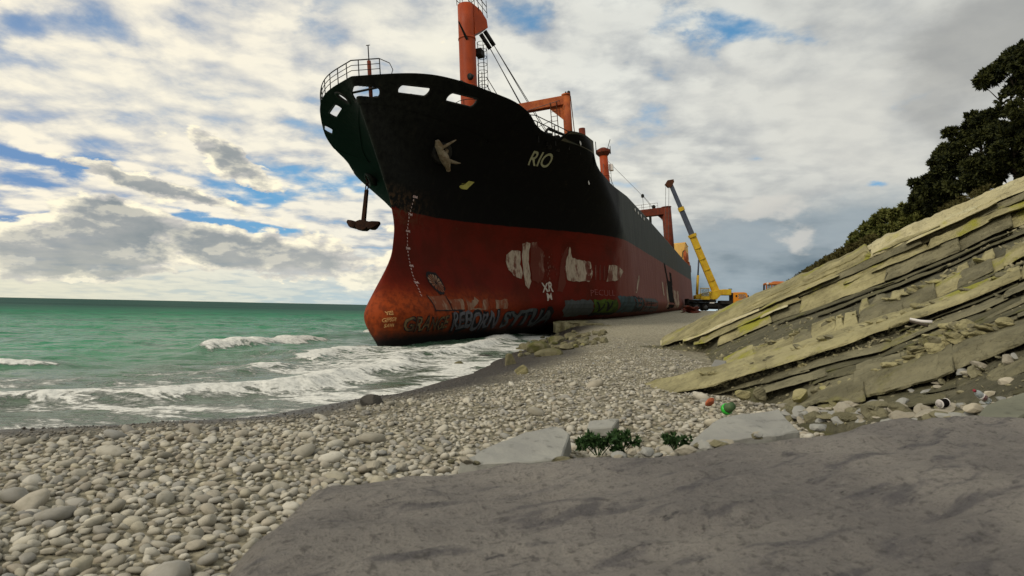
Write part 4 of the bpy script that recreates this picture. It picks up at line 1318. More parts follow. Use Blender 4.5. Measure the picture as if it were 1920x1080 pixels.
# goalpost at the break of the forecastle
def goalpost(u, y, zb, zt, r, th, mat, name, with_rail=False):
    o = MB().tube([(u, -y + .05, zb), (u, -y, zt)], r, 18, r * .95).build(name, mat, ship, True)
    MB().tube([(u, y, zb), (u, y, zt)], r, 18, r * .95).build('post', mat, o, True)
    MB().box((u, 0, zt - th * .5 + .003), (r * 1.7, 2 * y + r * .3, th)).build('cross_beam', mat, o, False, .03)
    MB().lathe([(r * 1.05, 0), (r * 1.05, .12), (0, .14)], (u, -y, zt), 18).build('post_cap', mat, o, True)
    m = MB()
    m.prism([(-y + r * .8, zt - th), (-y + r * .8 + 1.0, zt - th), (-y + r * .8, zt - th - 1.0)], u - .05, 'x', .1)
    m.build('knee_plate', mat, o)
    if with_rail:
        m = MB()
        for h in (.5, 1.0): m.tube([(u, -y * .8, zt + h), (u, y, zt + h)], .03, 4)
        for yy in np.arange(-y * .8, y, 1.4): m.tube([(u, yy, zt), (u, yy, zt + 1.0)], .03, 4)
        m.build('beam_rail', 'rust', o)
        MB().lathe([(.25, 0), (.35, .4), (.2, .7), (0, .75)], (u, -y * .7, zt), 8).build('sheave', 'blacksteel', o)
    return o


gp = goalpost(12.9, 6.95, 11.0, 15.55, .29, .62, 'rustorange', 'goalpost')
ladder((12.6, -6.12, 11.3), (12.6, -6.12, 15.2), .42, gp, 'rust')
MB().tube([(12.9, -6.95, 15.6), (12.9, -6.95, 15.85)], .05, 6).lathe([(.0, 0), (.11, .05), (.11, .22), (0, .3)], (12.9, -7.15, 15.6), 8).build('signal_lamp', 'blacksteel', gp)
MB().tube([(12.9, -7.25, 15.5), (12.92, -7.35, 12.6)], .03, 5).build('conduit', 'rust', gp)
MB().tube([(12.9, -5.9, 14.1), (9.0, -5.5, 12.4)], .02, 4).build('rigging_wire', 'wire', ship)
m = MB()
for h in (.55, .9): m.tube([(7.0, -5.75, 12.2 + h * .6), (7.6, -6.2, 11.9 + h), (9.6, -7.2, 11.55 + h), (12, -7.9, 11.45 + h)], .03, 5)
for x, y, z in ((7.7, -6.25, 11.2), (9.0, -6.95, 11.2), (10.4, -7.45, 11.2), (11.8, -7.85, 11.2)): m.tube([(x, y, z), (x, y, z + 1.25)], .035, 5)
m.build('deck_rail', 'blacksteel', ship)
MB().tube([(8.6, -6.5, 11.2), (8.6, -6.5, 12.05), (8.8, -6.6, 12.25), (11.8, -7.55, 12.25), (12.0, -7.6, 12.05), (12.0, -7.6, 11.2)], .09, 8).build('roller_guard', 'blacksteel', ship, True)
for x, y in ((9.1, -6.5), (9.9, -6.8), (10.8, -7.1)):
    MB().lathe([(.16, 0), (.16, .75), (.26, .8), (.26, .92), (0, .95)], (x, y, 11.1), 12).build('mooring_bitt', 'blacksteel', ship, True)
# short orange kingpost at the end of the forecastle bulwark
MB().tube([(13.4, -7.75, 11.2), (13.4, -7.75, 13.35)], .22, 10).build('vent_post', 'rustred', ship, True)
# grey painted bulwark plate
uu = np.linspace(9.3, 13.7, 30); zz0 = np.full(30, 11.55); zz1 = ztop(uu) - .02
V = np.concatenate([np.stack([uu, -halfb(uu, zz0) - .02, zz0], -1), np.stack([uu, -halfb(uu, zz1) - .02, zz1], -1)])
V2_ = V.copy(); V2_[:, 1] += .05
fw = MB().add(np.concatenate([V, V2_]), [(i, i + 1, i + 31, i + 30) for i in range(29)] + [(60 + i, 90 + i, 91 + i, 61 + i) for i in range(29)] + [(i + 30, i + 31, i + 91, i + 90) for i in range(29)])
fw.build('bulwark_plate', 'greybul', ship)

# aft kingpost
kp, B2, T2, _ = pedestal(69.3, .05, .2, 8.5, 26.2, .66, 1, 'kingpost')
MB().lathe([(.7, 0), (1.15, .5), (1.15, .9), (.4, 1.3), (0, 1.3)], T2 - Vector((0, 0, .4)), 12).build('mast_cap', 'rustred', kp)
for dx, dy, h, r_ in ((-.9, .9, 1.8, .06), (.3, -.4, 2.3, .05), (.9, -1.0, 1.3, .06)): MB().tube([T2 + Vector((dx, dy, 0)), T2 + Vector((dx + (.6 if dx > 0 and h > 2 else 0), dy - (.7 if h > 2 else 0), h))], r_, 5).build('aerial', 'blacksteel', kp)

MB().tube([B2.lerp(T2, .72) + Vector((-.4, -.2, 0)), B2.lerp(T2, .72) + Vector((-1.0, .0, .3))], .2, 8).build('floodlight', 'blacksteel', kp)
MB().box(B2.lerp(T2, .88) + Vector((.9, -.9, 0)), (.8, .6, 1.0)).build('winch_box', 'lamp', kp, False, .03)
ladder(B2 + Vector((.9, -.6, 0)), B2.lerp(T2, .9) + Vector((.9, -.6, 0)), .5, kp, side=(.5, .8, 0), step=.6)
blk = Vector((88, -3.2, 22.4))
MB().lathe([(0, 0), (.28, .15), (.28, .6), (0, .8)], blk - Vector((0, 0, .4)), 8).build('rigging_block', 'blacksteel', ship)
top2 = T2 - Vector((-.6, .6, 1.2))
for p, q_ in ((top2, blk), (blk, Vector((96, -6, 18.2))), (blk + Vector((0, 0, .2)), Vector((99, -6.2, 18.4))), (blk, blk - Vector((0, 0, 9))), (B2.lerp(T2, .8) + Vector((.6, -.6, 0)), Vector((86, -2, 13))),
              (B2.lerp(T2, .72) + Vector((.6, -.6, 0)), Vector((80, -2, 12))), (B2.lerp(T2, .7) + Vector((.6, -.6, 0)), Vector((84, -1.5, 12))), (B2.lerp(T2, .9) + Vector((-.6, 0, 0)), Vector((50, -2, 13))), (B2.lerp(T2, .6) + Vector((-.6, 0, 0)), Vector((56, -2, 12)))):
    MB().tube([p, q_], .035, 4).build('rigging_wire', 'wire', ship)
# after goalpost with rails on its beam
gp2 = goalpost(87.5, 7.2, 8.0, 19.7, .85, 1.25, 'rustred', 'goalpost', True)
MB().tube([(86.5, -4.4, 18.3), (86.5, -4.2, 14.2)], .25, 6).build('hanging_block', 'blacksteel', gp2)
for s_ in (-2.6, -1.4): MB().tube([(86.9, s_ - 1, 18.4), (86.4, s_ - 2.5, 12)], .03, 4).build('rigging_wire', 'wire', ship)

# what is left of the deckhouse
dh = MB().box((107.5, 0, 11.6), (9, 18.2, 6.4)).build('deckhouse', 'houseyellow', ship, False, .05)
MB().box((107.6, 0, 14.86), (9.0, 18.4, .12)).build('roof', 'houseyellow', dh)
for yy in (-6.5, -4.0, -1.5, 1.5, 4.0, 6.5):
    MB().box((102.97, yy, 13.1), (.1, .9, .8)).build('window', 'hole', dh)
dv = MB()
pts = [Vector((0, 0, z_)) + Vector((x_, 0, 0)) for x_, z_ in ((0, 0), (0, 2.2), (.3, 3.0), (1.1, 3.5), (2.0, 3.3), (2.5, 2.6), (2.4, 1.6))]
davit = MB().tube([p + Vector((100.5, -9.0, 9.2)) for p in pts], .32, 8).build('davit', 'rustorange', ship, True)
MB().tube([p + Vector((104.5, -9.0, 9.2)) for p in pts], .32, 8).build('davit_arm', 'rustorange', davit, True)
MB().box((102.6, -9.2, 10.1), (2.2, .9, 1.5)).build('winch_house', 'rustorange', davit, False, .05)
MB().box((106.9, -9.2, 9.8), (1.8, .8, 1.4)).build('winch_house', 'rustred', davit, False, .05)
MB().tube([(101.0, -8.6, 12.8), (97.6, -8.6, 11.4)], .08, 6).tube([(101, -8.6, 12.8), (107.5, -9.1, 14.3)], .1, 6).build('stay_bar', 'blacksteel', davit)
m = MB()
for h in (.5, 1.0): m.tube([(108, -9.0, 9.6 + h), (112.5, -8.0, 9.6 + h)], .05, 4)
for k in range(5): m.tube([(108 + k * 1.1, -9.0 + k * .22, 9.5), (108 + k * 1.1, -9.0 + k * .22, 10.6)], .05, 4)
m.build('deck_rail', 'rust', ship)
# scuppers and rail stanchions seen along the sheer
for k, x in enumerate((31.5, 33.4, 35.2, 37.2)):
    zc = float(ztop(x)) - .55
    MB().lathe([(.0, 0), (.16, 0), (.16, .05), (0, .05)], (x, -float(halfb(x, zc)) - .02, zc), 12, Matrix.Rotation(rad(90), 3, 'X')).build('freeing_port', 'lamp', ship)


# ---- marks on the port side: paint laid over the plating
def hull_pt(u, z, off=.02):
    u = np.asarray(u, float); z = np.asarray(z, float); e = .05
    p = np.stack([u, -halfb(u, z), z], -1)
    du = np.stack([u * 0 + 2 * e, -(halfb(u + e, z) - halfb(u - e, z)), u * 0], -1)
    dz = np.stack([u * 0, -(halfb(u, z + e) - halfb(u, z - e)), u * 0 + 2 * e], -1)
    nrm = np.cross(du, dz); nrm /= np.linalg.norm(nrm, axis=-1)[..., None] + 1e-9
    nrm *= np.where(nrm[..., 1:2] > 0, -1, 1)
    return p + nrm * off


def paint(name, polys, mat, off=.02, step=.3, wob=.0, parent=None, joined=False):
    if len(polys) > 1 and not joined:
        for q_ in polys: paint(name, [q_], mat, off, step, wob, parent)
        return None
    V, F = [], []
    for poly in polys:
        P_ = [Vector(p) for p in poly]
        if wob:
            q = []
            for i, p in enumerate(P_):
                nx = P_[(i + 1) % len(P_)]; n = max(1, int((nx - p).length / .25))
                for k in range(n):
                    c = p.lerp(nx, k / n); q.append(c + Vector((rnd.uniform(-wob, wob), rnd.uniform(-wob, wob))))
            P_ = q
        nb = len(P_)
        x0, x1 = min(p.x for p in P_), max(p.x for p in P_); y0, y1 = min(p.y for p in P_), max(p.y for p in P_)
        pts = list(P_) + [Vector((x + .013, y + .007)) for x in np.arange(x0, x1, step) for y in np.arange(y0, y1, step)]
        v, _e, f, *_ = delaunay_2d_cdt(pts, [], [list(range(nb))], 1, 1e-5)
        n = len(V); V += [(p.x, p.y) for p in v]; F += [tuple(i + n for i in t) for t in f]
    if not F: return None
    V = np.array(V); W = hull_pt(V[:, 0], V[:, 1], off)
    o = link(name, gmesh(name, W, F), parent or ship, mat)
    return o


def text_on_hull(name, s_, mat, u0, u1, z0, z1, shear=0.0, off=.025, bold=0.0, cuts=1, slant=0.0, parent=None, hand=0.0):
    """lettering laid on the plating between u0..u1 (x) and z0..z1 (height); shear moves the foot aft"""
    me = TEXT[s_, bold]
    bm = bmesh.new(); bm.from_mesh(me)
    bmesh.ops.triangulate(bm, faces=bm.faces)
    if cuts: bmesh.ops.subdivide_edges(bm, edges=bm.edges, cuts=cuts, use_grid_fill=True)
    C = np.array([v.co[:2] for v in bm.verts]); lo, hi = C.min(0), C.max(0); f = (C - lo) / (hi - lo)
    zz = z0 + f[:, 1] * (z1 - z0) + slant * f[:, 0]; uu_ = u0 + f[:, 0] * (u1 - u0) + shear * (1 - f[:, 1]) * (z1 - z0)
    if hand:
        H_ = z1 - z0; k_ = 1.6 / H_
        du_ = fbm(uu_ * k_, zz * k_, o=3, seed=len(s_) + 3) * hand * H_; dz_w = fbm(uu_ * k_ + 40, zz * k_, o=3, seed=len(s_) + 9) * hand * H_
        lift = (vn(uu_ / H_ * .9, uu_ * 0, seed=len(s_)) - .5) * hand * .5 * H_
        uu_ = uu_ + du_; zz = zz + dz_w + lift
    W = hull_pt(uu_, zz, off)
    for v, w in zip(bm.verts, W): v.co = w
    me2 = bpy.data.meshes.new(name); bm.to_mesh(me2); bm.free()
    return link(name, me2, parent or ship, mat)


text_on_hull('name_lettering', 'RIO', 'name', 8.45, 9.98, 10.33, 10.98, 1.05, bold=.012)
paint('bulb_mark', [[(6.06, 8.93), (6.02, 8.86), (6.12, 8.79), (6.3, 8.75), (6.62, 8.76), (6.86, 9.2), (6.45, 9.22), (6.3, 8.97), (6.15, 8.96)]], 'yellowmark', .025, .12)
text_on_hull('bulb_lettering', 'BOW', 'yellowmark', 6.1, 6.3, 8.99, 9.06, .6, cuts=0)
dz_ = [(7.84, 2.70), (6.87, 2.44), (5.95, 2.24), (5.0, 2.10), (4.05, 2.08), (3.1, 1.70), (2.2, 1.12)]
for i, (zz, uu_) in enumerate(dz_[:-1]):
    text_on_hull('draught_mark', f'{8 - i}M', 'whitemark', uu_ - .16, uu_ + .26, zz - .07, zz + .07, 0, .03, bold=.03, cuts=0)
    z2, u2 = dz_[i + 1]
    for k, ch in enumerate('8642'):
        t = (k + 1) / 5; zc = zz + (z2 - zz) * t; uc = uu_ + (u2 - uu_) * t
        text_on_hull('draught_mark', ch, 'whitemark', uc - .045, uc + .045, zc - .055, zc + .055, 0, .03, bold=.06, cuts=0)
# thruster-like white patches amidships
paint('worn_white_patch', [[(11.0, 4.74), (11.05, 5.2), (11.5, 5.5), (12.25, 5.49), (12.3, 4.0), (12.2, 3.55), (11.5, 3.8), (11.1, 4.2)],
                           [(12.42, 5.9), (12.8, 6.1), (13.1, 6.05), (13.0, 3.4), (12.7, 2.9), (12.4, 3.2), (12.5, 4.5)],
                           [(16.5, 4.1), (16.9, 6.0), (17.2, 5.3), (17.3, 5.15), (19.4, 4.95), (19.7, 4.2), (19.3, 3.45), (17.1, 3.45), (16.7, 3.5)],
                           [(22.1, 4.85), (23.87, 4.76), (24.71, 4.4), (23.79, 3.63), (21.6, 3.5)]], 'white_worn', .022, .3, .05)
paint('thin_white_patch', [[(13.15, 6.05), (13.6, 6.1), (14.33, 5.5), (14.5, 4.6), (14.2, 3.6), (13.7, 3.3), (13.2, 3.5)],
                           [(15.7, 3.3), (16.3, 5.6), (16.75, 6.0), (16.45, 4.2), (16.55, 3.4), (16.1, 2.7), (15.5, 2.8)],
                           [(18.9, 4.8), (19.6, 4.5), (19.4, 3.5), (18.8, 3.6)]], 'white_thin', .024, .3, .06)
paint('white_bar', [[(20.0 + k * .62, 4.75), (20.22 + k * .62, 4.74), (20.12 + k * .62, 3.6), (19.9 + k * .62, 3.6)] for k in range(3)], 'white_thin', .025, .3, .02)
for k in range(40):
    uu_, zz = rnd.uniform(13.8, 16.2), rnd.uniform(3.1, 5.4); s_ = rnd.uniform(.02, .06)
    if k == 0: specks = []
    specks.append([(uu_ - s_, zz - s_ * 2), (uu_ + s_, zz - s_), (uu_ + s_ * .6, zz + s_ * 2), (uu_ - s_, zz + s_)])
tag(paint('paint_flecks', specks, 'white_thin', .026, .5, joined=True), kind='stuff')
paint('pale_stripe', [[(30.54, 4.32), (31.54, 4.37), (28.46, 2.65), (27.83, 2.68)]], 'white_worn', .022, .3, .02)
text_on_hull('scrawled_letters', 'XR', 'graffiti_white', 13.95, 15.1, 2.72, 3.36, .05, .03, bold=.03, hand=.35)
text_on_hull('scrawled_letters', 'M', 'graffiti_white', 14.4, 14.88, 2.15, 2.62, .0, .03, bold=.03, hand=.35)
# black edged oval near the bulb
ov = [(3.18, 3.2), (3.3, 3.62), (3.75, 3.85), (4.4, 3.78), (4.75, 3.4), (4.6, 2.85), (4.0, 2.5), (3.5, 2.45), (3.25, 2.75)]
c0 = Vector((3.95, 3.15))
oo = paint('painted_oval', [ov], 'graffiti_black', .022, .15, .03)
rays = []
for k in range(15):
    t = 2 * math.pi * k / 15 + .1; R_ = .58 * rnd.uniform(.85, 1.0)
    d = Vector((math.cos(t) * 1.12, math.sin(t) * .95)); nn = Vector((-d.y, d.x)).normalized()
    rays.append([tuple(c0 + d * R_ * .12), tuple(c0 + d * R_ - nn * .085), tuple(c0 + d * R_ * 1.06), tuple(c0 + d * R_ + nn * .085)])
paint('oval_petal', rays, 'graffiti_pale', .03, .3, 0, oo)
# lower band of sprayed panels
paint('sprayed_panel', [[(1.9, 2.35), (3.9, 2.42), (4.0, 1.62), (2.1, 1.6)], [(4.1, 2.2), (5.8, 2.25), (5.5, 1.62), (4.2, 1.62)], [(6.1, 2.4), (6.5, 2.0), (7.2, 2.4), (7.4, 2.15), (6.6, 1.75), (7.6, 1.65), (7.9, 2.25), (8.4, 2.3), (8.2, 1.6), (5.9, 1.6)], [(9.2, 2.2), (10.4, 2.25), (10.3, 1.65), (9.1, 1.62)]], 'graffiti_pale', .02, .3, .05)
paint('sprayed_outline', [[(1.75, 2.42), (1.85, 2.42), (2.15, 1.55), (2.02, 1.55)], [(2.0, 1.6), (5.6, 1.64), (5.6, 1.58), (2.0, 1.54)], [(3.95, 2.42), (4.05, 2.42), (4.1, 1.62), (4.0, 1.62)]], 'graffiti_black', .026, .5, .015)
text_on_hull('graffiti_outline', 'REBORN', 'graffiti_black', 3.95, 9.6, .46, 1.62, .45, .028, bold=.085, cuts=2, hand=.42)
text_on_hull('graffiti_letters', 'REBORN', 'graffiti_lilac', 4.05, 9.5, .52, 1.56, .45, .04, bold=.022, cuts=2, hand=.42)
text_on_hull('graffiti_outline', 'SYTUA', 'graffiti_black', 9.9, 15.7, .5, 1.58, .7, .028, bold=.10, cuts=2, hand=.42)
text_on_hull('graffiti_letters', 'SYTUA', 'graffiti_grey', 10.0, 15.5, .56, 1.5, .7, .04, bold=.03, cuts=2, hand=.42)
text_on_hull('graffiti_outline', 'GRANGE', 'graffiti_black', -.55, 3.75, .62, 1.32, .15, .028, bold=.05, cuts=2, hand=.42)
text_on_hull('graffiti_letters', 'GRANGE', 'graffiti_khaki', -.5, 3.7, .66, 1.28, .15, .038, bold=.01, cuts=2, hand=.42)
text_on_hull('scrawled_letters', 'YES!', 'graffiti_yellow', -1.22, -.98, 1.42, 1.6, .0, .035, cuts=1, bold=.02, hand=.35)
text_on_hull('scrawled_letters', 'GEPSGR', 'graffiti_yellow', -1.3, -.85, 1.12, 1.3, .0, .035, cuts=1, bold=.01, hand=.35)
text_on_hull('scrawled_letters', 'SAWA', 'graffiti_yellow', -1.2, -.88, .86, 1.02, .0, .035, cuts=1, bold=.01, hand=.35)
paint('grey_panel', [[(16.3, 2.1), (19.55, 2.08), (21.0, 1.05), (17.4, .95), (16.5, 1.4)]], 'graffiti_grey', .02, .3, .07)
paint('green_panel', [[(19.66, 2.1), (23.25, 2.07), (25.3, 1.05), (21.1, 1.0)]], 'graffiti_green', .02, .3, .06)
paint('green_panel_stroke', [[(20.2, 1.95), (20.45, 1.95), (21.8, 1.2), (21.6, 1.15)], [(21.6, 1.2), (21.85, 1.25), (21.7, 1.95), (21.5, 1.9)], [(21.7, 1.95), (21.95, 1.95), (23.2, 1.25), (22.9, 1.2)], [(22.9, 1.2), (23.2, 1.25), (22.8, 1.95), (22.6, 1.95)], [(20.8, 1.15), (25, 1.12), (25.2, .95), (20.9, .95)]], 'graffiti_black', .03, .3, .03)
paint('teal_panel', [[(23.5, 2.35), (26.7, 2.4), (29.8, 1.1), (25.4, 1.05)]], 'graffiti_teal', .02, .3, .08)
paint('dark_panel', [[(26.9, 2.35), (31.5, 2.3), (34.5, 1.15), (29.9, 1.1)]], 'graffiti_black', .021, .4, .1)
paint('teal_stroke', [[(27.2, 2.3), (27.8, 2.3), (29.8, 1.6), (29.2, 1.5)], [(29.5, 1.5), (30.0, 1.5), (30.2, 2.2), (29.7, 2.2)], [(30.4, 2.2), (31, 2.2), (33.2, 1.3), (32.4, 1.3)], [(30.2, 1.5), (32.5, 1.75), (32.5, 1.6), (30.3, 1.35)]], 'graffiti_teal', .03, .4, .05)
paint('grey_panel', [[(32.2, 2.3), (41, 2.35), (46.5, 1.15), (35.0, 1.1)]], 'graffiti_grey', .02, .5, .1)
paint('sprayed_outline', [[(33.5, 2.2), (33.8, 2.2), (36, 1.3), (35.5, 1.3)], [(36.5, 2.1), (37.0, 2.1), (39.5, 1.3), (38.9, 1.25)], [(35, 1.9), (41, 1.95), (41.2, 1.85), (35.3, 1.8)]], 'graffiti_black', .03, .5, .05)
text_on_hull('scrawled_letters', 'PECULL', 'graffiti_pink', 19.3, 22.9, 2.42, 2.85, .2, .03, bold=-.012, cuts=1, hand=.35)
# cut opening in the side with burnt pale plates about it
paint('cut_opening', [[(54.3, 5.0), (60.2, 5.1), (60.9, 1.55), (54.4, 1.4)]], 'hole', .03, .5, .12)
paint('cut_slot', [[(52.2, 7.0), (53.8, 7.0), (55.8, 5.0), (54.4, 4.9)], [(58.0, 6.2), (60.5, 6.2), (61.0, 4.6), (58.6, 4.7)]], 'hole', .028, .5, .1)
paint('bare_plate', [[(60.6, 4.0), (69.1, 3.9), (67.6, 1.7), (60.6, 1.6)], [(52.6, 4.6), (54.1, 4.5), (54.2, 1.5), (52.4, 1.6)], [(48.5, 4.7), (49.6, 4.6), (50.0, 3.0), (49.2, 3.0)]], 'white_worn', .025, .5, .15)
# round drain seen bright on the flare
for uu_, zz in ((14.94, 10.02), (10.95, 11.72)):
    p = hull_pt(np.array([uu_]), np.array([zz]), .01)[0]
    MB().lathe([(0, 0), (.17, 0), (.17, .03), (0, .03)], p, 14, Matrix.Rotation(rad(90), 3, 'X')).build('drain_hole', 'lamp', ship)
# hawse pipes
HAWSE = {}
for s_, uu_, zz in ((-1, 3.75, 10.35), (1, 8.5, 10.9)):
    b_ = float(halfb(uu_, zz)); P0 = Vector((uu_, s_ * b_, zz))
    d = Vector((-.55, s_ * .75, -.42)).normalized(); HAWSE[s_] = (P0, d)
    MB().lathe([(.2, -.3), (.62, -.2), (.66, .05), (.55, .22), (.36, .24), (.3, .1), (0, .1)], P0, 18, d.to_track_quat('Z', 'Y').to_matrix()).build('hawse_pipe', 'blacksteel', ship, True)

# ------------------------------------------------------------------ anchors
def anchor(name, label, M4, mats, spread, chain=0, sc=1.0):
    root = empty(name, group=None); tag(root, label, 'anchor'); root.matrix_world = M4 @ Matrix.Scale(sc, 4)
    # local: shank hangs down -z from the shackle at the origin
    MB().prism([(-.13, 0), (.13, 0), (.17, -2.6), (-.17, -2.6)], -.11, 'y', .22).build('shank', mats[0], root, False, .02)
    cr = MB().prism([(-.55, -2.5), (-.2, -2.35), (.2, -2.35), (.55, -2.5), (.62, -2.85), (.25, -3.15), (-.25, -3.15), (-.62, -2.85)], -.34, 'y', .68)
    cr.build('crown', mats[1], root, False, .05)
    for s_ in (-1, 1):
        p0 = Vector((s_ * .5, 0, -2.78)); d = Vector((s_ * math.cos(spread), 0, math.sin(spread)))
        n_ = Vector((-d.z * s_, 0, d.x * s_))
        V = []
        for t, w, h in ((0, .36, .26), (.25, .42, .34), (.5, .36, .3), (.95, .14, .12)):
            for a_, c_ in ((-1, -1), (1, -1), (1, 1), (-1, 1)): V.append(p0 + d * t + Vector((0, 1, 0)) * a_ * w + n_ * c_ * h * (1 if c_ < 0 else .7))
        F = [(k * 4 + i, k * 4 + (i + 1) % 4, k * 4 + 4 + (i + 1) % 4, k * 4 + 4 + i) for k in range(3) for i in range(4)] + [(3, 2, 1, 0), (12, 13, 14, 15)]
        MB().add(V, F).build('fluke', mats[1], root, False, .03)
    for k in range(chain):
        t = np.linspace(0, 2 * np.pi, 17); c = Vector((0, 0, .22 + k * .34))
        ln = [c + (Vector((math.cos(a) * .11, 0, math.sin(a) * .24)) if k % 2 == 0 else Vector((0, math.cos(a) * .11, math.sin(a) * .24))) for a in t]
        MB().tube(ln, .045, 6, cap=False).build('chain_link', mats[0], root, True)
    return root


P0, d = HAWSE[1]
hp = SHIP_M @ (P0 + d * .2)
hook = at(687.5, 356, hp.y)
Mx = Matrix.Translation(Vector((hook.x, hook.y, hook.z))) @ Matrix.Rotation(rad(4), 4, 'Y') @ Matrix.Rotation(rad(-18), 4, 'Z')
anchor('anchor', 'rusty anchor hanging from a short chain under the bow, over the sea', Mx, ('darkrust', 'darkrust'), rad(20), max(2, int((hp.z - hook.z) / .29) + 1), .86)
P0, d = HAWSE[-1]
pa = empty('anchor', SHIP_M @ P0); tag(pa, 'pale stained anchor housed in the black side of the bow', 'anchor')
bpy.context.view_layer.update()
LOC = pa.matrix_world.inverted() @ SHIP_M
def ha(u, z, off): return LOC @ Vector(hull_pt(np.array([u]), np.array([z]), off)[0])
def limb(name, pts, radii, parent, flat=.6):
    pts = [ha(*p) for p in pts]; V = []; n = 8
    for i, p in enumerate(pts):
        t = (pts[min(i + 1, len(pts) - 1)] - pts[max(i - 1, 0)]).normalized(); q = t.to_track_quat('Z', 'Y').to_matrix()
        for k in range(n):
            a_ = 2 * math.pi * k / n; V.append(p + q @ Vector((radii[i] * math.cos(a_), radii[i] * flat * math.sin(a_), 0)))
    F = [(i * n + k, i * n + (k + 1) % n, (i + 1) * n + (k + 1) % n, (i + 1) * n + k) for i in range(len(pts) - 1) for k in range(n)]
    F += [tuple(reversed(range(n))), tuple(range((len(pts) - 1) * n, len(pts) * n))]
    return MB().add(V, F).build(name, 'bone', parent)
limb('crown', [(2.85, 10.9, .28), (3.1, 10.72, .34), (3.35, 10.52, .38), (3.75, 10.25, .4), (4.1, 10.0, .36), (4.35, 9.8, .3), (4.6, 9.6, .26)], [.12, .24, .2, .3, .26, .17, .12], pa, .8)
limb('fluke', [(3.3, 10.58, .3), (3.45, 10.78, .34), (3.6, 10.95, .3), (3.72, 11.05, .26)], [.2, .17, .12, .05], pa, .5)
limb('fluke', [(4.05, 10.12, .3), (4.4, 10.08, .34), (4.75, 10.05, .3), (5.0, 10.06, .26)], [.2, .19, .14, .06], pa, .5)
limb('shank', [(3.7, 10.3, .36), (3.85, 10.45, .2), (3.95, 10.55, .0)], [.16, .14, .14], pa, .9)

# ------------------------------------------------------------------ truck crane
tc = at(1346, 583, 99.0)
tcz = float(ground(np.array([tc.x]), np.array([tc.y]))[0])
crane = empty('truck_crane', (tc.x, tc.y, tcz), (0, 0, rad(-4)))
tag(crane, 'yellow truck crane with its long boom raised beside the hull', 'truck crane')
MB().box((-.2, 0, 1.05), (9.6, .9, .5)).box((-2.6, 0, 1.5), (4.2, 2.3, .35)).box((1.3, 0, 1.35), (2.2, 2.3, .55)).box((-1.0, -1.1, .85), (1.6, .5, .6)).box((-.4, .1, .62), (7.6, 1.5, .7)).build('chassis', 'chassis', crane, False, .04)
for x in (-3.5, -2.1, 2.9):
    for y in (-1.02, 1.02):
        w = MB().lathe([(.25, -.17), (.5, -.17), (.56, -.1), (.56, .1), (.5, .17), (.25, .17)], (x, y, .56), 20, Matrix.Rotation(rad(90), 3, 'X')).build('wheel', 'tyre', crane, True)
        MB().lathe([(.0, 0), (.3, 0), (.28, .06), (.1, .1), (0, .1)], (x, y - .16 if y < 0 else y + .06, .56), 14, Matrix.Rotation(rad(90), 3, 'X')).build('rim', 'rim', w, True)
cab = MB().prism([(2.0, .95), (2.0, 2.75), (2.15, 2.9), (3.6, 2.95), (4.0, 2.85), (4.35, 1.9), (4.42, 1.0), (4.0, .75), (3.6, .75), (3.5, 1.05), (3.1, 1.2), (2.6, 1.15), (2.3, .95)], -1.2, 'y', 2.4).build('cab', 'caborange', crane, False, .04)
MB().prism([(2.75, 1.95), (2.75, 2.65), (3.75, 2.68), (4.05, 1.95)], -1.225, 'y', .03).build('side_window', 'glass', cab)
MB().prism([(3.28, 1.95), (3.28, 2.66), (3.33, 2.66), (3.33, 1.95)], -1.24, 'y', .03).build('window_pillar', 'caborange', cab)
Rw = Matrix.Rotation(rad(20.0), 3, 'Y')
MB().box((4.22, 0, 2.35), (.04, 2.1, .85), Matrix.Rotation(rad(-20), 3, 'Y')).build('windscreen', 'glass', cab)
MB().box((4.2, -1.32, 2.3), (.1, .2, .4)).build('mirror', 'chassis', cab)
MB().box((2.45, -1.21, 2.35), (.25, .04, .3)).build('vent_panel', 'chassis', cab)
for y in (-.8, .8): MB().box((4.42, y, 1.15), (.08, .3, .2)).build('headlight', 'lamp', cab)
MB().tube([(1.6, -.9, 1.2), (1.6, -.9, 3.35)], .08, 8).box((1.6, -.9, 3.4), (.5, .3, .12)).build('exhaust_stack', 'chassis', crane)
MB().box((1.95, -.3, 2.0), (.3, 1.7, 1.6)).build('cab_back_rack', 'chassis', crane, False, .03)
tb = MB().prism([(-3.6, 1.75), (-3.6, 2.35), (-2.3, 2.75), (.0, 3.3), (1.6, 3.3), (1.75, 2.95), (1.6, 2.45), (.2, 2.45), (-.4, 1.75)], -.95, 'y', 1.9).build('turntable', 'craneyellow', crane, False, .06)
MB().lathe([(1.0, 0), (1.0, .3), (.9, .3)], (-1.4, 0, 1.5), 20).build('slewing_ring', 'chassis', tb, True)
MB().box((1.1, 0, 2.9), (1.3, 2.3, .9)).build('counterweight', 'craneyellow', tb, False, .08)
oc = MB().box((-2.9, -1.15, 2.6), (.08, .08, 1.7)).box((-1.7, -1.15, 2.6), (.08, .08, 1.7)).box((-2.3, -1.15, 3.45), (1.3, .9, .08)).box((-2.3, -1.15, 1.95), (1.3, .9, .5)).build('operator_cab', 'craneyellow', crane)
MB().box((-2.3, -1.57, 2.8), (1.1, .03, 1.2)).build('cab_window', 'glass', oc)
foot = Vector((-.3, 0, 3.0)); tipx = Vector((-7.45, 0, 19.7)); bd3 = (tipx - foot).normalized()
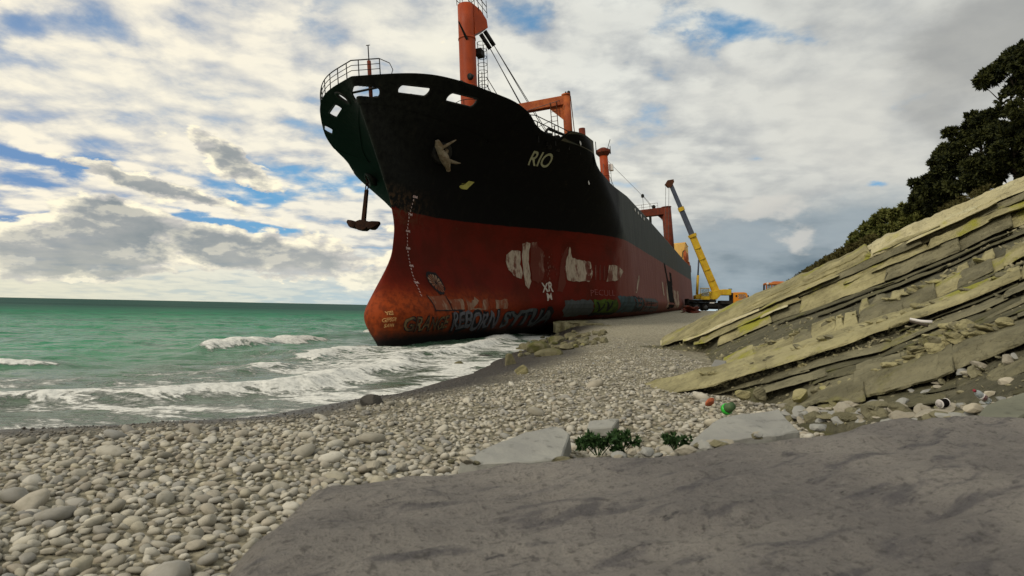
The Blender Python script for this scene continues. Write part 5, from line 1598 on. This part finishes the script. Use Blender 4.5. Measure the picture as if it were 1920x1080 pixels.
def boomsec(f0, f1, w0, w1, mat, name):
    a, c = foot.lerp(tipx, f0), foot.lerp(tipx, f1); q = bd3.to_track_quat('Z', 'Y').to_matrix()
    V = []
    for p, w in ((a, w0), (c, w1)):
        for x_, y_ in ((-.5, -.42), (.5, -.42), (.5, .25), (.3, .5), (-.3, .5), (-.5, .25)): V.append(p + q @ Vector((x_ * w * .75, -y_ * w, 0)))
    return MB().add(V, [(5, 4, 3, 2, 1, 0), (6, 7, 8, 9, 10, 11)] + [(i, (i + 1) % 6, 6 + (i + 1) % 6, 6 + i) for i in range(6)]).build(name, mat, crane)
bm1 = boomsec(-.03, .52, 1.15, 1.02, 'craneyellow', 'boom_base_section')
for f in (.1, .2, .3, .4): 
    a = foot.lerp(tipx, f); MB().tube([a - bd3 * .03, a + bd3 * .03], .62, 8).build('boom_band', 'craneyellow', bm1)
MB().tube([foot.lerp(tipx, .505), foot.lerp(tipx, .53)], .68, 8).build('boom_collar', 'craneyellow', bm1)
boomsec(.5, .76, .84, .80, 'cranegrey', 'boom_inner_section')
col2 = foot.lerp(tipx, .765); MB().tube([col2 - bd3 * .3, col2 + bd3 * .3], .5, 8).build('boom_collar', 'craneyellow', crane)
boomsec(.76, 1.0, .66, .62, 'cranegrey', 'boom_tip_section')
hdb = MB().prism([(-.9, -.1), (-.5, .55), (.4, .7), (.5, .3), (.1, -.5), (-.4, -.6)], -.3, 'y', .6); hdb.v = [tuple(Vector(v) + tipx) for v in hdb.v]
hdb.build('boom_head', 'rust', crane)
cyb = Vector((-3.2, 0, 2.5)); cyt = foot.lerp(tipx, .30) + Vector((-.55, 0, -.1))
MB().tube([cyb, cyb.lerp(cyt, .55)], .2, 10).build('lift_cylinder', 'craneyellow', crane, True)
MB().tube([cyb.lerp(cyt, .55), cyt], .12, 10).build('cylinder_rod', 'cranegrey', crane, True)
for k in (-.75, -.25):
    a = tipx + Vector((k, 0, -.1)); MB().tube([a, a - Vector((0, 0, 8.6))], .03, 4).build('hoist_rope', 'wire', crane)
for x in (-4.6, -.4):
    MB().box((x, -1.5, .85), (.3, 1.0, .3)).box((x, -2.0, .45), (.16, .16, .9)).box((x, -2.0, .05), (.55, .55, .1)).build('outrigger', 'chassis', crane)
MB().box((-4.75, 0, 1.35), (.25, 2.3, .9)).build('rear_locker', 'chassis', crane, False, .03)
MB().box((-1.2, -1.28, 1.15), (.7, .05, .35)).build('number_board', 'lamp', crane)
# scrap lying at the foot of the cut
sp = SHIP_M @ Vector((57.5, -10.6, 1.2))
def scrap(name, label, loc, rz, sz):
    g_ = float(ground(np.array([loc[0]]), np.array([loc[1]]), False)[0])
    m = MB(); 
    for k in range(6):
        R_ = Matrix.Rotation(rnd.uniform(-.5, .5), 3, 'X') @ Matrix.Rotation(rnd.uniform(-.4, .4), 3, 'Y') @ Matrix.Rotation(rnd.uniform(-1, 1), 3, 'Z')
        m.box((rnd.uniform(-1, 1) * sz, rnd.uniform(-.4, .4) * sz, .12 + rnd.uniform(0, .5)), (rnd.uniform(.6, 1.6) * sz, rnd.uniform(.3, .9) * sz, .08), R_)
    o = m.build(name, 'rustred', None); o.location = (loc[0], loc[1], g_); o.rotation_euler.z = rz
    return tag(o, label, 'scrap pile')
scrap('scrap_plates', 'heap of cut rusty plates lying below the opening in the hull', (sp.x + .6, sp.y - .5), .4, 1.5)

# ------------------------------------------------------------------ loader behind the rocks
lp = at(1451, 586, 64.0); lz = lp.z - .15
ld = empty('wheel_loader', (lp.x, lp.y, lz), (0, 0, rad(-12)))
tag(ld, 'orange machine cab showing over the rock crest', 'loader')
cb = MB().box((0, 0, 3.0), (1.9, 1.7, .22), taper=.92).build('cab_roof', 'digger', ld, False, .05)
MB().box((.35, 0, 3.18), (1.1, 1.2, .16), taper=.85).build('roof_hump', 'digger', cb, False, .03)
cc = MB().box((0, 0, 1.55), (1.85, 1.6, .7)).build('cab_body', 'digger', ld, False, .04)
for x in (-.85, -.35, .2, .85):
    for y in (-.72, .72): MB().box((x, y, 2.4), (.11 if x in (-.85, .85) else .07, .1, 1.0)).build('cab_pillar', 'digger', cc)
for x, w in ((-.6, .4), (-.08, .46), (.53, .55)): MB().box((x, -.73, 2.4), (w, .02, .96)).build('cab_window', 'glass', cc)
MB().box((-1.05, -.6, 2.3), (.12, .35, 1.1)).build('mirror', 'chassis', ld, False, .02)
for x in (-.78, .85): MB().lathe([(0, 0), (.09, 0), (.11, .08), (0, .1)], (x, -.86, 3.0), 10, Matrix.Rotation(rad(90), 3, 'X')).build('work_light', 'lamp', ld)
MB().box((1.9, 0, 1.45), (2.2, 1.5, .9), taper=.9).build('engine_hood', 'digger', ld, False, .06)
MB().box((-2.4, 0, .7), (.9, 2.6, 1.0), taper=.7).build('bucket', 'chassis', ld, False, .04)
MB().bar((-.8, 0, 1.4), (-2.2, 0, .9), .5, .3).build('lift_arm', 'digger', ld)
for x in (-1.1, 1.7):
    for y in (-1.0, 1.0):
        w = MB().lathe([(.35, -.25), (.68, -.25), (.76, -.15), (.76, .15), (.68, .25), (.35, .25)], (x, y, .76), 18, Matrix.Rotation(rad(90), 3, 'X')).build('wheel', 'tyre', ld, True)
        MB().lathe([(0, -.1), (.4, -.1), (.4, .1), (0, .1)], (x, y, .76), 12, Matrix.Rotation(rad(90), 3, 'X')).build('rim', 'digger', w, True)


# ------------------------------------------------------------------ trees and bushes
def leaf_clumps(centers, radii, per, size, g, up=.3, thin=.28):
    """tufts of narrow leaves scattered through the given clumps"""
    C = np.repeat(np.arange(len(centers)), per)
    n = len(C); d = g.normal(size=(n, 3)); d /= np.linalg.norm(d, axis=1)[:, None]
    r = g.uniform(.15, 1, n) ** .5
    P = centers[C] + d * (r * radii[C])[:, None] * np.array([1, 1, .75])
    out = d + g.normal(0, .5, (n, 3)) + np.array([0, 0, up]); out /= np.linalg.norm(out, axis=1)[:, None]
    s = size * g.uniform(.6, 1.4, n)
    V, F = [], []
    for k in range(5):
        a = out + g.normal(0, .55, (n, 3)); a /= np.linalg.norm(a, axis=1)[:, None]
        w = np.cross(a, g.normal(size=(n, 3))); w /= np.linalg.norm(w, axis=1)[:, None] + 1e-9
        V.append(np.stack([P - w * (s * thin)[:, None] + a * (s * .15)[:, None], P + w * (s * thin)[:, None] + a * (s * .15)[:, None], P + a * s[:, None] + w * (s * .05)[:, None], P - a * (s * .1)[:, None]], 1))
    V = np.concatenate(V, 0); m = len(V)
    F = np.arange(m * 4).reshape(m, 4)
    F = np.concatenate([F[:, [0, 3, 1]], F[:, [0, 1, 2]]])
    return V.reshape(-1, 3), F


def tree(name, label, base, h, cr, seed, mat='pine', nclump=34, per=46, leaf=.2, lo=.15, group=None, lean=(0, 0), shape=1.0):
    g_ = np.random.default_rng(seed); root = empty(name, base); tag(root, label, 'tree' if h > 1.6 else 'bush', group)
    top = Vector((lean[0], lean[1], h * .86))
    tr = MB().tube([Vector((0, 0, -.4)), top * .35 + Vector((g_.normal(0, .05), 0, 0)), top * .7, top], max(.03, h * .028), 8, .02).build('trunk', 'bark', root, True)
    t = g_.uniform(lo, 1, nclump); a = g_.uniform(0, 2 * np.pi, nclump)
    prof = np.sin(np.pi * np.clip((t - lo) / (1 - lo) * .82 + .16, 0, 1)) ** .7
    rr = cr * prof * np.sqrt(g_.uniform(.1, 1, nclump)) * g_.uniform(.75, 1.2, nclump)
    C = np.stack([np.cos(a) * rr + lean[0] * t, np.sin(a) * rr + lean[1] * t, t * h], -1)
    R_ = cr * g_.uniform(.08, .21, nclump)
    m = MB()
    for c in C[::3]:
        b0 = top * min(.95, max(.12, c[2] / h * .8)); m.tube([b0, b0.lerp(Vector(c), .5) + Vector((0, 0, -.03 * h)), Vector(c)], max(.012, h * .008), 5, .006)
    m.build('limb', 'bark', tr)
    V, F = leaf_clumps(C, R_, per, leaf, g_)
    link('crown', tri_mesh('crown', V, F), root, mat)
    return root


def crest_y(px): return np.interp(px, [p[0] for p in L['L1t'][0]], [p[1] for p in L['L1t'][0]])
def spot(px, dist, down=12):
    return at(px, float(crest_y(px)) + down, dist)


TREES = [  # px, distance, top py, crown half-width px, label
 (2010, 15.5, 20, 130, 'dark dense pine cut off by the picture edge, tallest on the slope'),
 (1915, 18.0, 92, 84, 'tall dark pine with a notched top, beside the tallest pine on the slope'),
 (1840, 20.5, 212, 66, 'mid-sized dark pine standing below the notched tall pine'),
 (1780, 23.0, 278, 56, 'low spreading pine at the downhill end of the dark pine group'),
 (1900, 17.0, 235, 100, 'bushy dark pine filling the gap under the tall pines'),
 (1742, 25.0, 345, 34, 'small rounded pine hugging the crest at the foot of the pine group')]
for k, (px, D_, ty, hw, lab) in enumerate(TREES):
    b_ = spot(px, D_, 14); h = at(px, ty, D_).z - b_.z
    tree('pine_tree', lab, b_, h, hw / FPX * D_, 40 + k, 'pine', 62, 80, .0066 * D_, .08)
BUSHES = [
 (1694, 27, 388, 34, 'feathery olive bush next to the pines on the crest', 'shrub'), (1657, 30, 398, 30, 'pale bushy shrub, tallest of the low bushes on the crest', 'shrub'), (1628, 32, 420, 18, 'thin upright shrub between two rounder crest bushes', 'shrub'),
 (1607, 34, 438, 18, 'small bush standing at the downhill end of the leafy crest bushes', 'shrub'), (1722, 25, 392, 26, 'dark leafy bush at the foot of the pine group', 'shrub')]
for k, (px, D_, ty, hw, lab, mt) in enumerate(BUSHES):
    b_ = spot(px, D_, 10); h = at(px, ty, D_).z - b_.z
    tree('crest_bush', lab, b_, h, hw / FPX * D_, 80 + k, mt, 44, 26, .0062 * D_, .1)
# low scrub running down the crest into the distance
cs, rs = [], []
for k in range(260):
    px = rnd.uniform(1478, 1640); D_ = 28 + (1600 - px) * .12 + rnd.uniform(0, 12)
    hpx = np.interp(px, [1478, 1520, 1570, 1610, 1740], [3, 13, 20, 16, 14]) * rnd.uniform(.3, 1.0)
    p = at(px, float(crest_y(px)) + 4 - hpx, D_); cs.append(p[:]); rs.append(.0062 * D_ * rnd.uniform(.7, 1.5))
V, F = leaf_clumps(np.array(cs), np.array(rs), 60, .10, np.random.default_rng(5))
o = link('scrub', tri_mesh('scrub', V, F), None, 'scrub'); tag(o, 'low brownish scrub along the far crest', None, None, 'stuff')
cs = [tuple(spot(1775 + k * 10, 16.5 - k * .2, 2)) for k in range(9)]
V, F = leaf_clumps(np.array(cs), np.full(9, .2), 40, .07, np.random.default_rng(6), .8, .12)
o = link('dry_grass', tri_mesh('dry_grass', V, F), None, 'scrub'); tag(o, None, None, None, 'stuff')


# ------------------------------------------------------------------ loose rocks, slabs and rubbish
def rough_rock(name, loc, size, seed, mat, rz=0.0, flat=.6, label=None, cat='rock', sub=3, cuts=9, nz=.12, sink=.2, tilt=(0, 0), parent=None, group=None):
    g_ = np.random.default_rng(seed)
    bm = bmesh.new(); bmesh.ops.create_icosphere(bm, subdivisions=sub, radius=1.0)
    P = np.array([v.co[:] for v in bm.verts])
    for _ in range(cuts):
        n_ = g_.normal(size=3) * np.array([1, 1, .8]); n_ /= np.linalg.norm(n_); lim = g_.uniform(.5, .85)
        t = P @ n_; P = P - np.maximum(t - lim, 0)[:, None] * n_
    P = P * (1 + fbm(P[:, 0] * 2 + seed, P[:, 1] * 2, P[:, 2] * 2, o=4, seed=seed % 31) * nz)[:, None]
    P = P * np.array(size) * .5 / .8
    for v, p in zip(bm.verts, P): v.co = p
    me = bpy.data.meshes.new(name); bm.to_mesh(me); bm.free()
    o = link(name, me, parent, mat); o.location = loc; o.rotation_euler = (tilt[0], tilt[1], rz)
    if not parent: tag(o, label, cat, group)
    return o


def gz(x, y): return float(ground(np.array([x]), np.array([y]))[0])
def onground(px, py, guess=10.0):
    """walk the line of sight down to the beach"""
    Y_ = np.geomspace(2.0, 120.0, 500)
    d_ = _f + _r * ((float(px) - 960) / FPX) + _u * ((540 - float(py)) / FPX)
    X_, Z_ = Y_ * d_.x / d_.y, EYE.z + Y_ * d_.z / d_.y
    h_ = np.nonzero(Z_ < ground(X_, Y_))[0]
    return at(px, py, Y_[h_[0]] if len(h_) else guess)


ROCKS = [  # px, py(base centre), width px, height px, depth ratio, material, label
 (862, 688, 26, 14, .8, 'mossrock', 'angular olive rock standing at the edge of the surf'),
 (955, 678, 24, 20, .8, 'mossrock', 'brown pointed rock above the small surf-edge stones'),
 (976, 696, 24, 17, .8, 'bed', 'pale block of rock lying on dark wet shingle'),
 (938, 652, 26, 9, .8, 'wetrock', 'dark flat rock just above the foam line'),
 (905, 672, 48, 10, .6, 'wetrock', 'long dark wet rock ledge in the surf'),
 (672, 728, 64, 20, .7, 'wetrock', 'broad dark wet rock lapped by foam'),
 (700, 752, 40, 18, .8, 'wetrock', 'dark block lying shoreward of the broad wet rock'),
 (555, 712, 18, 7, .8, 'wetrock', 'little dark rock washed by the breaking wave'),
 (1010, 655, 40, 20, .7, 'mossrock', 'mossy boulder below the gravel block edge by the hull'),
 (1042, 640, 34, 16, .7, 'mossrock', 'greenish boulder tucked under the corner of the gravel block'),
 (985, 652, 24, 12, .7, 'mossrock', 'small mossy rock in front of the dark keel'),
 (1028, 662, 46, 14, .6, 'mossrock', 'wide low mossy rock, nearest the surf among the mossy rocks'),
 (1070, 632, 24, 11, .8, 'mossrock', 'rounded olive rock at the foot of the gravel block')]
for k, (px, py, w, h, dr, mt, lab) in enumerate(ROCKS):
    p = onground(px, py + h * .3); D_ = p.y; sx = w / FPX * D_; sz = h / FPX * D_ * 1.35
    rough_rock('shore_rock', (p.x, p.y, p.z + sz * .18), (sx, sx * dr, sz), 300 + k, mt, rnd.uniform(-.4, .4), label=lab)
# rubble under the gravel block
for k in range(70):
    px, py = rnd.uniform(975, 1135), 0; py = np.interp(px, [975, 1040, 1135], [645, 632, 626]) + rnd.uniform(-4, 26)
    p = onground(px, py); s_ = rnd.uniform(.18, .55)
    rough_rock('rubble_stone', (p.x, p.y, p.z + s_ * .12), (s_, s_ * rnd.uniform(.6, .9), s_ * rnd.uniform(.4, .8)), 400 + k, rnd.choice(['mossrock', 'mossrock', 'bedgrey']), rnd.uniform(0, 3), sub=2, parent=beach)
# broken slabs on the shingle and chips on the ledges
def chip(px, py, Y_, sx, sy, sz, seed, mat, rz, tilt=(0, 0), name='loose_stone'):
    p = at(px, py, Y_)
    return rough_rock(name, (p.x, p.y, p.z), (sx, sy, sz), seed, mat, rz, sub=2, cuts=8, nz=.08, tilt=tilt, parent=cliff)
def bedY(key, px):
    (x0, Y0), Y1 = L[key][1], L[key][2]
    return 1 / (1 / Y0 + (1 / Y1 - 1 / Y0) * (px - x0) / (1920 - x0))
k = 0
for key, n_, up, x0, x1, lo_, hi_ in (('L5t', 70, 16, 1640, 1870, .05, .2), ('L5t', 26, 8, 1530, 1900, .05, .14), ('L2t', 36, 5, 1440, 1910, .05, .16), ('L3t', 40, 6, 1300, 1900, .05, .15), ('L4t', 22, 4, 1380, 1900, .04, .12), ('L6', 120, 22, 1470, 1960, .06, .2), ('L5b', 40, -14, 1560, 1960, .04, .12)):
    for i in range(n_):
        px = rnd.uniform(x0, x1)
        if key == 'L5t' and up == 16: px = rnd.gauss(1765, 55)
        q = np.interp(px, [p[0] for p in L[key][0]], [p[1] for p in L[key][0]])
        off = rnd.uniform(min(-1, up), max(0, up)) if up != 16 else rnd.uniform(0, 36 * math.exp(-((px - 1765) / 60) ** 2) + 6)
        s_ = rnd.uniform(lo_, hi_); Y_ = bedY(key, px) + .12 + off * .012
        chip(px, q - off, Y_, s_ * 1.5, s_, s_ * rnd.uniform(.25, .6), 600 + k, rnd.choice(['bed', 'bed', 'bedgrey'] if key not in ('L6', 'L5b') else ['stonebeige', 'stonebeige', 'greyslab', 'bedgrey']), rnd.uniform(0, 3), (rnd.uniform(-.3, .3), rnd.uniform(-.6, .1))); k += 1


def slab_poly(name, pts, Y_, thick, mat, label, tilt=.0, lift=0.0, cat='stone slab', depth=.5):
    """angular slab: outline of its upper face with the far edge set back, real thickness below"""
    top = [at(px, py, Y_ + dy) for px, py, dy in pts]
    n = len(top); bm = bmesh.new()
    tv = [bm.verts.new(p) for p in top]; bv = [bm.verts.new(p + Vector((rnd.uniform(-.03, .03), rnd.uniform(-.02, .04), -thick))) for p in top]
    bm.faces.new(tv); bm.faces.new(list(reversed(bv)))
    for i in range(n): bm.faces.new((tv[i], bv[i], bv[(i + 1) % n], tv[(i + 1) % n]))
    bmesh.ops.recalc_face_normals(bm, faces=bm.faces)
    bmesh.ops.bevel(bm, geom=list(bm.edges), offset=.012, segments=1, affect='EDGES', clamp_overlap=True)
    bmesh.ops.triangulate(bm, faces=bm.faces)
    bmesh.ops.subdivide_edges(bm, edges=bm.edges, cuts=5, use_grid_fill=True)
    P = np.array([v.co[:] for v in bm.verts]); nn = fbm(P[:, 0] * 4, P[:, 1] * 4, P[:, 2] * 4, o=4, seed=9) * .05 + np.abs(fbm(P[:, 0] * 3 + 9, P[:, 1] * 3, P[:, 2] * 3, o=4, seed=19)) * .07
    for v, d_ in zip(bm.verts, nn): v.co.z += d_; v.co.y += d_ * .5
    me = bpy.data.meshes.new(name); bm.to_mesh(me); bm.free()
    o = link(name, me, None, mat); tag(o, label, cat); return o


slab_poly('stone_slab', [(1293, 834, -.35), (1380, 822, -.42), (1452, 815, -.42), (1500, 812, -.3), (1478, 788, .05), (1462, 771, .3), (1375, 780, .3), (1335, 794, .15)], 5.7, .2, 'greyslab', 'large smooth pale grey slab tilted on the shingle before the ledges')
slab_poly('stone_slab', [(862, 868, -.4), (960, 868, -.5), (1052, 862, -.4), (1068, 815, .1), (1040, 800, .35), (985, 812, .2), (930, 835, 0)], 5.4, .14, 'greyslab', 'grey broken slab lying flat among pebbles near the weeds')
slab_poly('stone_slab', [(1100, 805, 0), (1150, 800, 0), (1162, 785, .2), (1105, 788, .2)], 6.6, .1, 'greyslab', 'small flat grey slab behind the dark weeds')
slab_poly('stone_slab', [(1280, 745, -.1), (1352, 722, .0), (1345, 700, .3), (1310, 712, .2), (1268, 732, .1)], 10.2, .1, 'greyslab', 'thin grey flagstone leaning at the toe of the lowest long ledge')
slab_poly('stone_slab', [(1330, 690, 0), (1356, 692, 0), (1362, 676, .15), (1340, 674, .15)], 13.0, .1, 'greyslab', 'little bluish stone plate at the toe of the blocky pale band')
slab_poly('stone_slab', [(1800, 812, -.2), (1880, 800, -.2), (1935, 775, 0), (1930, 735, .35), (1850, 765, .3)], 4.6, .2, 'greenslab', 'broad greenish slab under the plastic bottle')
# second row of small named stones
NAMED = [(1500, 650, 30, 16, 11.2, 'brick', 'orange weathered brick piece resting on the pale ledge'),
         (1888, 718, 28, 18, 5.6, 'pebbleish', 'rounded cream stone above the bottle at the picture edge'),
         (1856, 738, 20, 10, 5.5, 'pebbleish', 'elongated cream stone beside the bottle'),
         (1825, 764, 34, 14, 5.3, 'pebbleish', 'smooth tan stone below the bottle'),
         (1425, 742, 22, 26, 8.3, 'bedgrey', 'upright rough block in the rubble beside the lowest ledge'),
         (1500, 742, 30, 22, 8.1, 'bed', 'yellowish crumbly block at the foot of the big lower ledge'),
         (1393, 740, 30, 18, 8.6, 'bed', 'pale split stone behind the green cup'),
         (1640, 765, 48, 20, 6.6, 'bedgrey', 'flat broken stone under the big lower ledge'),
         (1690, 760, 40, 22, 6.4, 'greyslab', 'grey wedge of stone in the shingle under the ledge')]
MAT['brick'] = pmat('weathered_brick', (.5, .2, .05), (.38, .15, .05), 6, .9, .1, bstr=.4)
MAT['pebbleish'] = pmat('cream_stone', (.46, .42, .33), (.38, .34, .26), 6, .85, .15, bstr=.3)
for k, (px, py, w, h, Y_, mt, lab) in enumerate(NAMED):
    p = at(px, py, Y_); sx, sz = w / FPX * Y_, h / FPX * Y_
    rough_rock('loose_rock' if mt != 'brick' else 'brick_piece', (p.x, p.y, p.z), (sx, sx * .8, sz), 900 + k, mt, rnd.uniform(-.5, .5), label=lab, cat='stone' if mt != 'brick' else 'brick', tilt=(0, -.25))

g_ = np.random.default_rng(55); nG = 9500
ri = g_.integers(0, G.shape[0] - 4, nG); ci = g_.integers(0, G.shape[1], nG); Pc = G[ri, ci]
vis_ = g_.random(nG) < .35 + .65 * (vn(Pc[:, 0] * 1.3, Pc[:, 1] * 1.3, Pc[:, 2] * 2, seed=3) > .5); Pc = Pc[vis_]
sc_ = np.exp(g_.normal(-3.3, .6, len(Pc))); sc_ = np.clip(sc_ * np.linalg.norm(Pc, axis=1) / 9, .012, .16); RM_ = rot_mats(len(Pc), .6, g_)
VV = [(PROTO1[i % 14] * sc_[i] * np.array([1.3, 1, .8])) @ RM_[i].T + Pc[i] + np.array([0, -.02, .01]) for i in range(len(Pc))]
nb_ = len(PROTO1[0]); FF = [ICO1F + i * nb_ for i in range(len(Pc))]
cp_ = link('rock_chips', tri_mesh('rock_chips', np.vstack(VV), np.vstack(FF)), cliff, 'chip'); tag(cp_, kind='stuff')

# near boulder the camera looks across
bx = np.linspace(-1.15, 4.9, 260); ts = np.linspace(0, 1, 130)
zt_ = np.interp(bx, [-1.15, -.7, 0, .85, 1.5, 2.1, 2.9, 5], [1.02, 1.24, 1.24, 1.285, 1.345, 1.395, 1.40, 1.5])
yf_ = np.interp(bx, [-1.15, -.7, 0, .85, 1.5, 2.1, 2.9, 5], [2.2, 2.6, 2.9, 3.0, 3.25, 3.4, 3.5, 3.6])
V = []
for t in ts:
    if t < .78:
        q = t / .78; yy = .25 + (yf_ - .25) * q; zz = zt_ - .10 * (1 - q) ** 2 - .12 * np.clip(1 - q, 0, 1) * .3
    else:
        q = (t - .78) / .22; yy = yf_ + .16 * np.sin(q * np.pi / 2); zz = zt_ - (zt_ - .35) * q ** 1.3
    ed = sst(bx, -1.15, -.75); zz = .35 + (zz - .35) * ed ** .6
    n1_ = fbm(bx * 1.1, yy * 1.1, o=3, seed=15) * .10 + fbm(bx * 3 + yy, yy * 8 - bx * 3, o=6, seed=16) * .075
    rg = fbm(bx * 2.5, yy * .0 + 3.0, o=4, seed=17) * .11 * (1 if t >= .5 else t * 2)
    V.append(np.stack([bx, yy + rg, zz + n1_ * (0.3 + .7 * (1 - max(0, t - .78) / .22))], -1))
V = np.array(V)
bo = link('boulder', tri_mesh('boulder', V.reshape(-1, 3), grid_faces(130, 260)), None, 'boulder', True)
md = bo.modifiers.new('body', 'SOLIDIFY'); md.thickness = .3; md.offset = -1
tag(bo, 'big smooth grey boulder filling the near edge of the beach', 'boulder')

# grit and stones that have washed into the boulder's far edge
g_ = np.random.default_rng(77)
for k in range(34):
    px = rnd.uniform(700, 1900); X_b = None
    yb = float(np.interp(px, [640, 700, 870, 1050, 1230, 1300, 1480, 1560, 1700, 1900], [890, 875, 865, 866, 845, 838, 806, 795, 790, 790]))
    Yb = float(np.interp(px, [640, 960, 1300, 1500, 1900], [2.7, 3.05, 3.15, 3.4, 3.7])) + rnd.uniform(-.02, .16)
    p = at(px, yb + rnd.uniform(-3, 8), Yb); s_ = rnd.uniform(.025, .08)
    rough_rock('edge_stone', p, (s_ * 1.4, s_, s_ * .6), 1200 + k, rnd.choice(['stonebeige', 'greyslab', 'bedgrey']), rnd.uniform(0, 3), sub=2, parent=beach)

# rubbish
MAT['cup'] = pmat('green_plastic', (.03, .5, .04), (.02, .42, .03), 8, .35, .5, bstr=0)
MAT['cupdark'] = pmat('faded_green_plastic', (.05, .1, .04), (.09, .14, .06), 10, .6, .3, bstr=.1)
MAT['terra'] = pmat('terracotta', (.45, .13, .06), (.36, .1, .05), 8, .8, .2)
MAT['red'] = pmat('dark_red_plastic', (.25, .01, .03), (.2, .01, .02), 8, .4, .4, bstr=0)
MAT['label'] = pmat('paper_label', (.7, .68, .66), (.62, .58, .56), 8, .6, .2, bstr=0)
MAT['labelink'] = pmat('label_ink', (.22, .03, .05), (.16, .03, .04), 8, .6, .2, bstr=0)


def pet():
    m, nt, b_ = newmat('clear_plastic')
    b_.inputs['Base Color'].default_value = (.75, .82, .85, 1); b_.inputs['Roughness'].default_value = .12
    b_.inputs['Transmission Weight'].default_value = .55; b_.inputs['IOR'].default_value = 1.25
    return m


MAT['pet'] = pet()
p = at(1361, 768, 7.6)
cup = empty('plastic_cup', p, (rad(62), rad(8), rad(14))); cup.scale = (.85,) * 3; tag(cup, 'bright green plastic cup lying mouth forward in the stones', 'cup')
MB().lathe([(.055, .16), (.062, .1), (.075, 0), (.068, 0), (.056, .1), (.05, .15)], (0, 0, 0), 20).build('cup_body', 'cupdark', cup, True)
MB().lathe([(.0765, -.012), (.079, .03), (.0755, .05), (.066, .05), (.066, -.012)], (0, 0, 0), 20).build('rim', 'cup', cup, True)
MB().lathe([(0, .03), (.064, .031), (0, .035)], (0, 0, 0), 20).build('inner_wall', 'cup', cup, True)
p = at(1332, 754, 7.9)
rough_rock('terracotta_shard', p, (.13, .05, .09), 951, 'terra', .3, label='brick red tile shard beside the green cup', cat='tile shard', sub=2, tilt=(.3, -.5))
p = at(1842, 744, 5.15)
bt = empty('plastic_bottle', p, (0, rad(-62), rad(22))); bt.scale = (.64,) * 3; tag(bt, 'clear crumpled plastic bottle with a white label, lying on the slab', 'bottle')
MB().lathe([(.0, -.13), (.03, -.135), (.042, -.12), (.04, -.06), (.043, .0), (.04, .05), (.042, .09), (.03, .13), (.015, .155), (.014, .175), (0, .175)], (0, 0, 0), 18).build('bottle_body', 'pet', bt, True)
lb = MB().lathe([(.0415, -.05), (.0445, .0), (.0435, .045), (.0425, .045), (.0425, -.05)], (0, 0, 0), 18).build('paper_label', 'label', bt, True)
m = MB()
for zz, a0, a1 in ((-.018, -2.6, -.9), (.006, -2.7, -1.1), (.024, -2.4, -1.3)):
    aa_ = np.linspace(a0, a1, 26); m.tube([(.0468 * math.cos(t), .0468 * math.sin(t), zz + .007 * math.sin(t * 23)) for t in aa_], .0022, 4)
m.build('label_print', 'labelink', lb)
MB().lathe([(.017, .155), (.017, .185), (0, .187)], (0, 0, 0), 14).build('cap', 'red', bt, True)
p = at(1768, 756, 5.7)
tin = empty('tin_can', p, (0, rad(82), rad(20))); tin.scale = (.72,) * 3; tag(tin, 'empty dark tin can on its side among the stones under the ledge', 'tin can')
MB().lathe([(.05, -.055), (.052, -.05), (.05, -.045), (.05, .05), (.053, .055), (.046, .055), (.046, -.05), (0, -.05)], (0, 0, 0), 20).build('can_body', 'hole', tin, True)
MB().lathe([(.052, .05), (.055, .056), (.052, .062), (.045, .062), (.045, .05)], (0, 0, 0), 20).build('rim', 'label', tin, True)
MB().lathe([(.052, -.062), (.055, -.056), (.052, -.05), (.045, -.05), (.045, -.062)], (0, 0, 0), 20).build('rim', 'label', tin, True)
a_, b_ = at(1706, 598, 8.15), at(1748, 604, 8.0)
o = MB().tube([a_, a_.lerp(b_, .5) + Vector((0, 0, -.01)), b_], .016, 8, .022).build('driftwood_stick', 'label', None, True)
tag(o, 'bleached straight stick lying across the mossy ledge', 'stick')
a_, b_ = at(1705, 602, 8.1), at(1740, 611, 7.95)
o = MB().tube([a_, b_], .012, 8, .018).build('driftwood_stick', 'bark', None, True)
tag(o, 'dark thin stick just under the bleached stick', 'stick')


def weed(px, py, Y_, w, seed, lab):
    g_ = np.random.default_rng(seed); root = empty('beach_weed', at(px, py, Y_)); tag(root, lab, 'plant')
    n = 26; a = g_.uniform(0, 2 * np.pi, n); r = w * np.sqrt(g_.uniform(.05, 1, n))
    C = np.stack([np.cos(a) * r, np.sin(a) * r * .5, g_.uniform(.0, .55, n) * w], -1)
    m = MB()
    for c in C[::2]: m.tube([(c[0] * .2, c[1] * .2, -.05), tuple(c * np.array([.7, .7, .6])), tuple(c)], .004, 4)
    m.build('stem', 'weed', root)
    V, F = leaf_clumps(C, np.full(n, w * .2), 5, w * .28, g_, .5, .3)
    link('leaves', tri_mesh('leaves', V, F), root, 'weed')


weed(1122, 842, 5.3, .17, 1, 'dark green leafy weed beside the grey broken slab')
weed(1168, 832, 5.5, .14, 2, 'low trailing weed next to the larger dark weed')
weed(1268, 834, 5.6, .12, 3, 'small green weed sprouting left of the tilted pale slab')
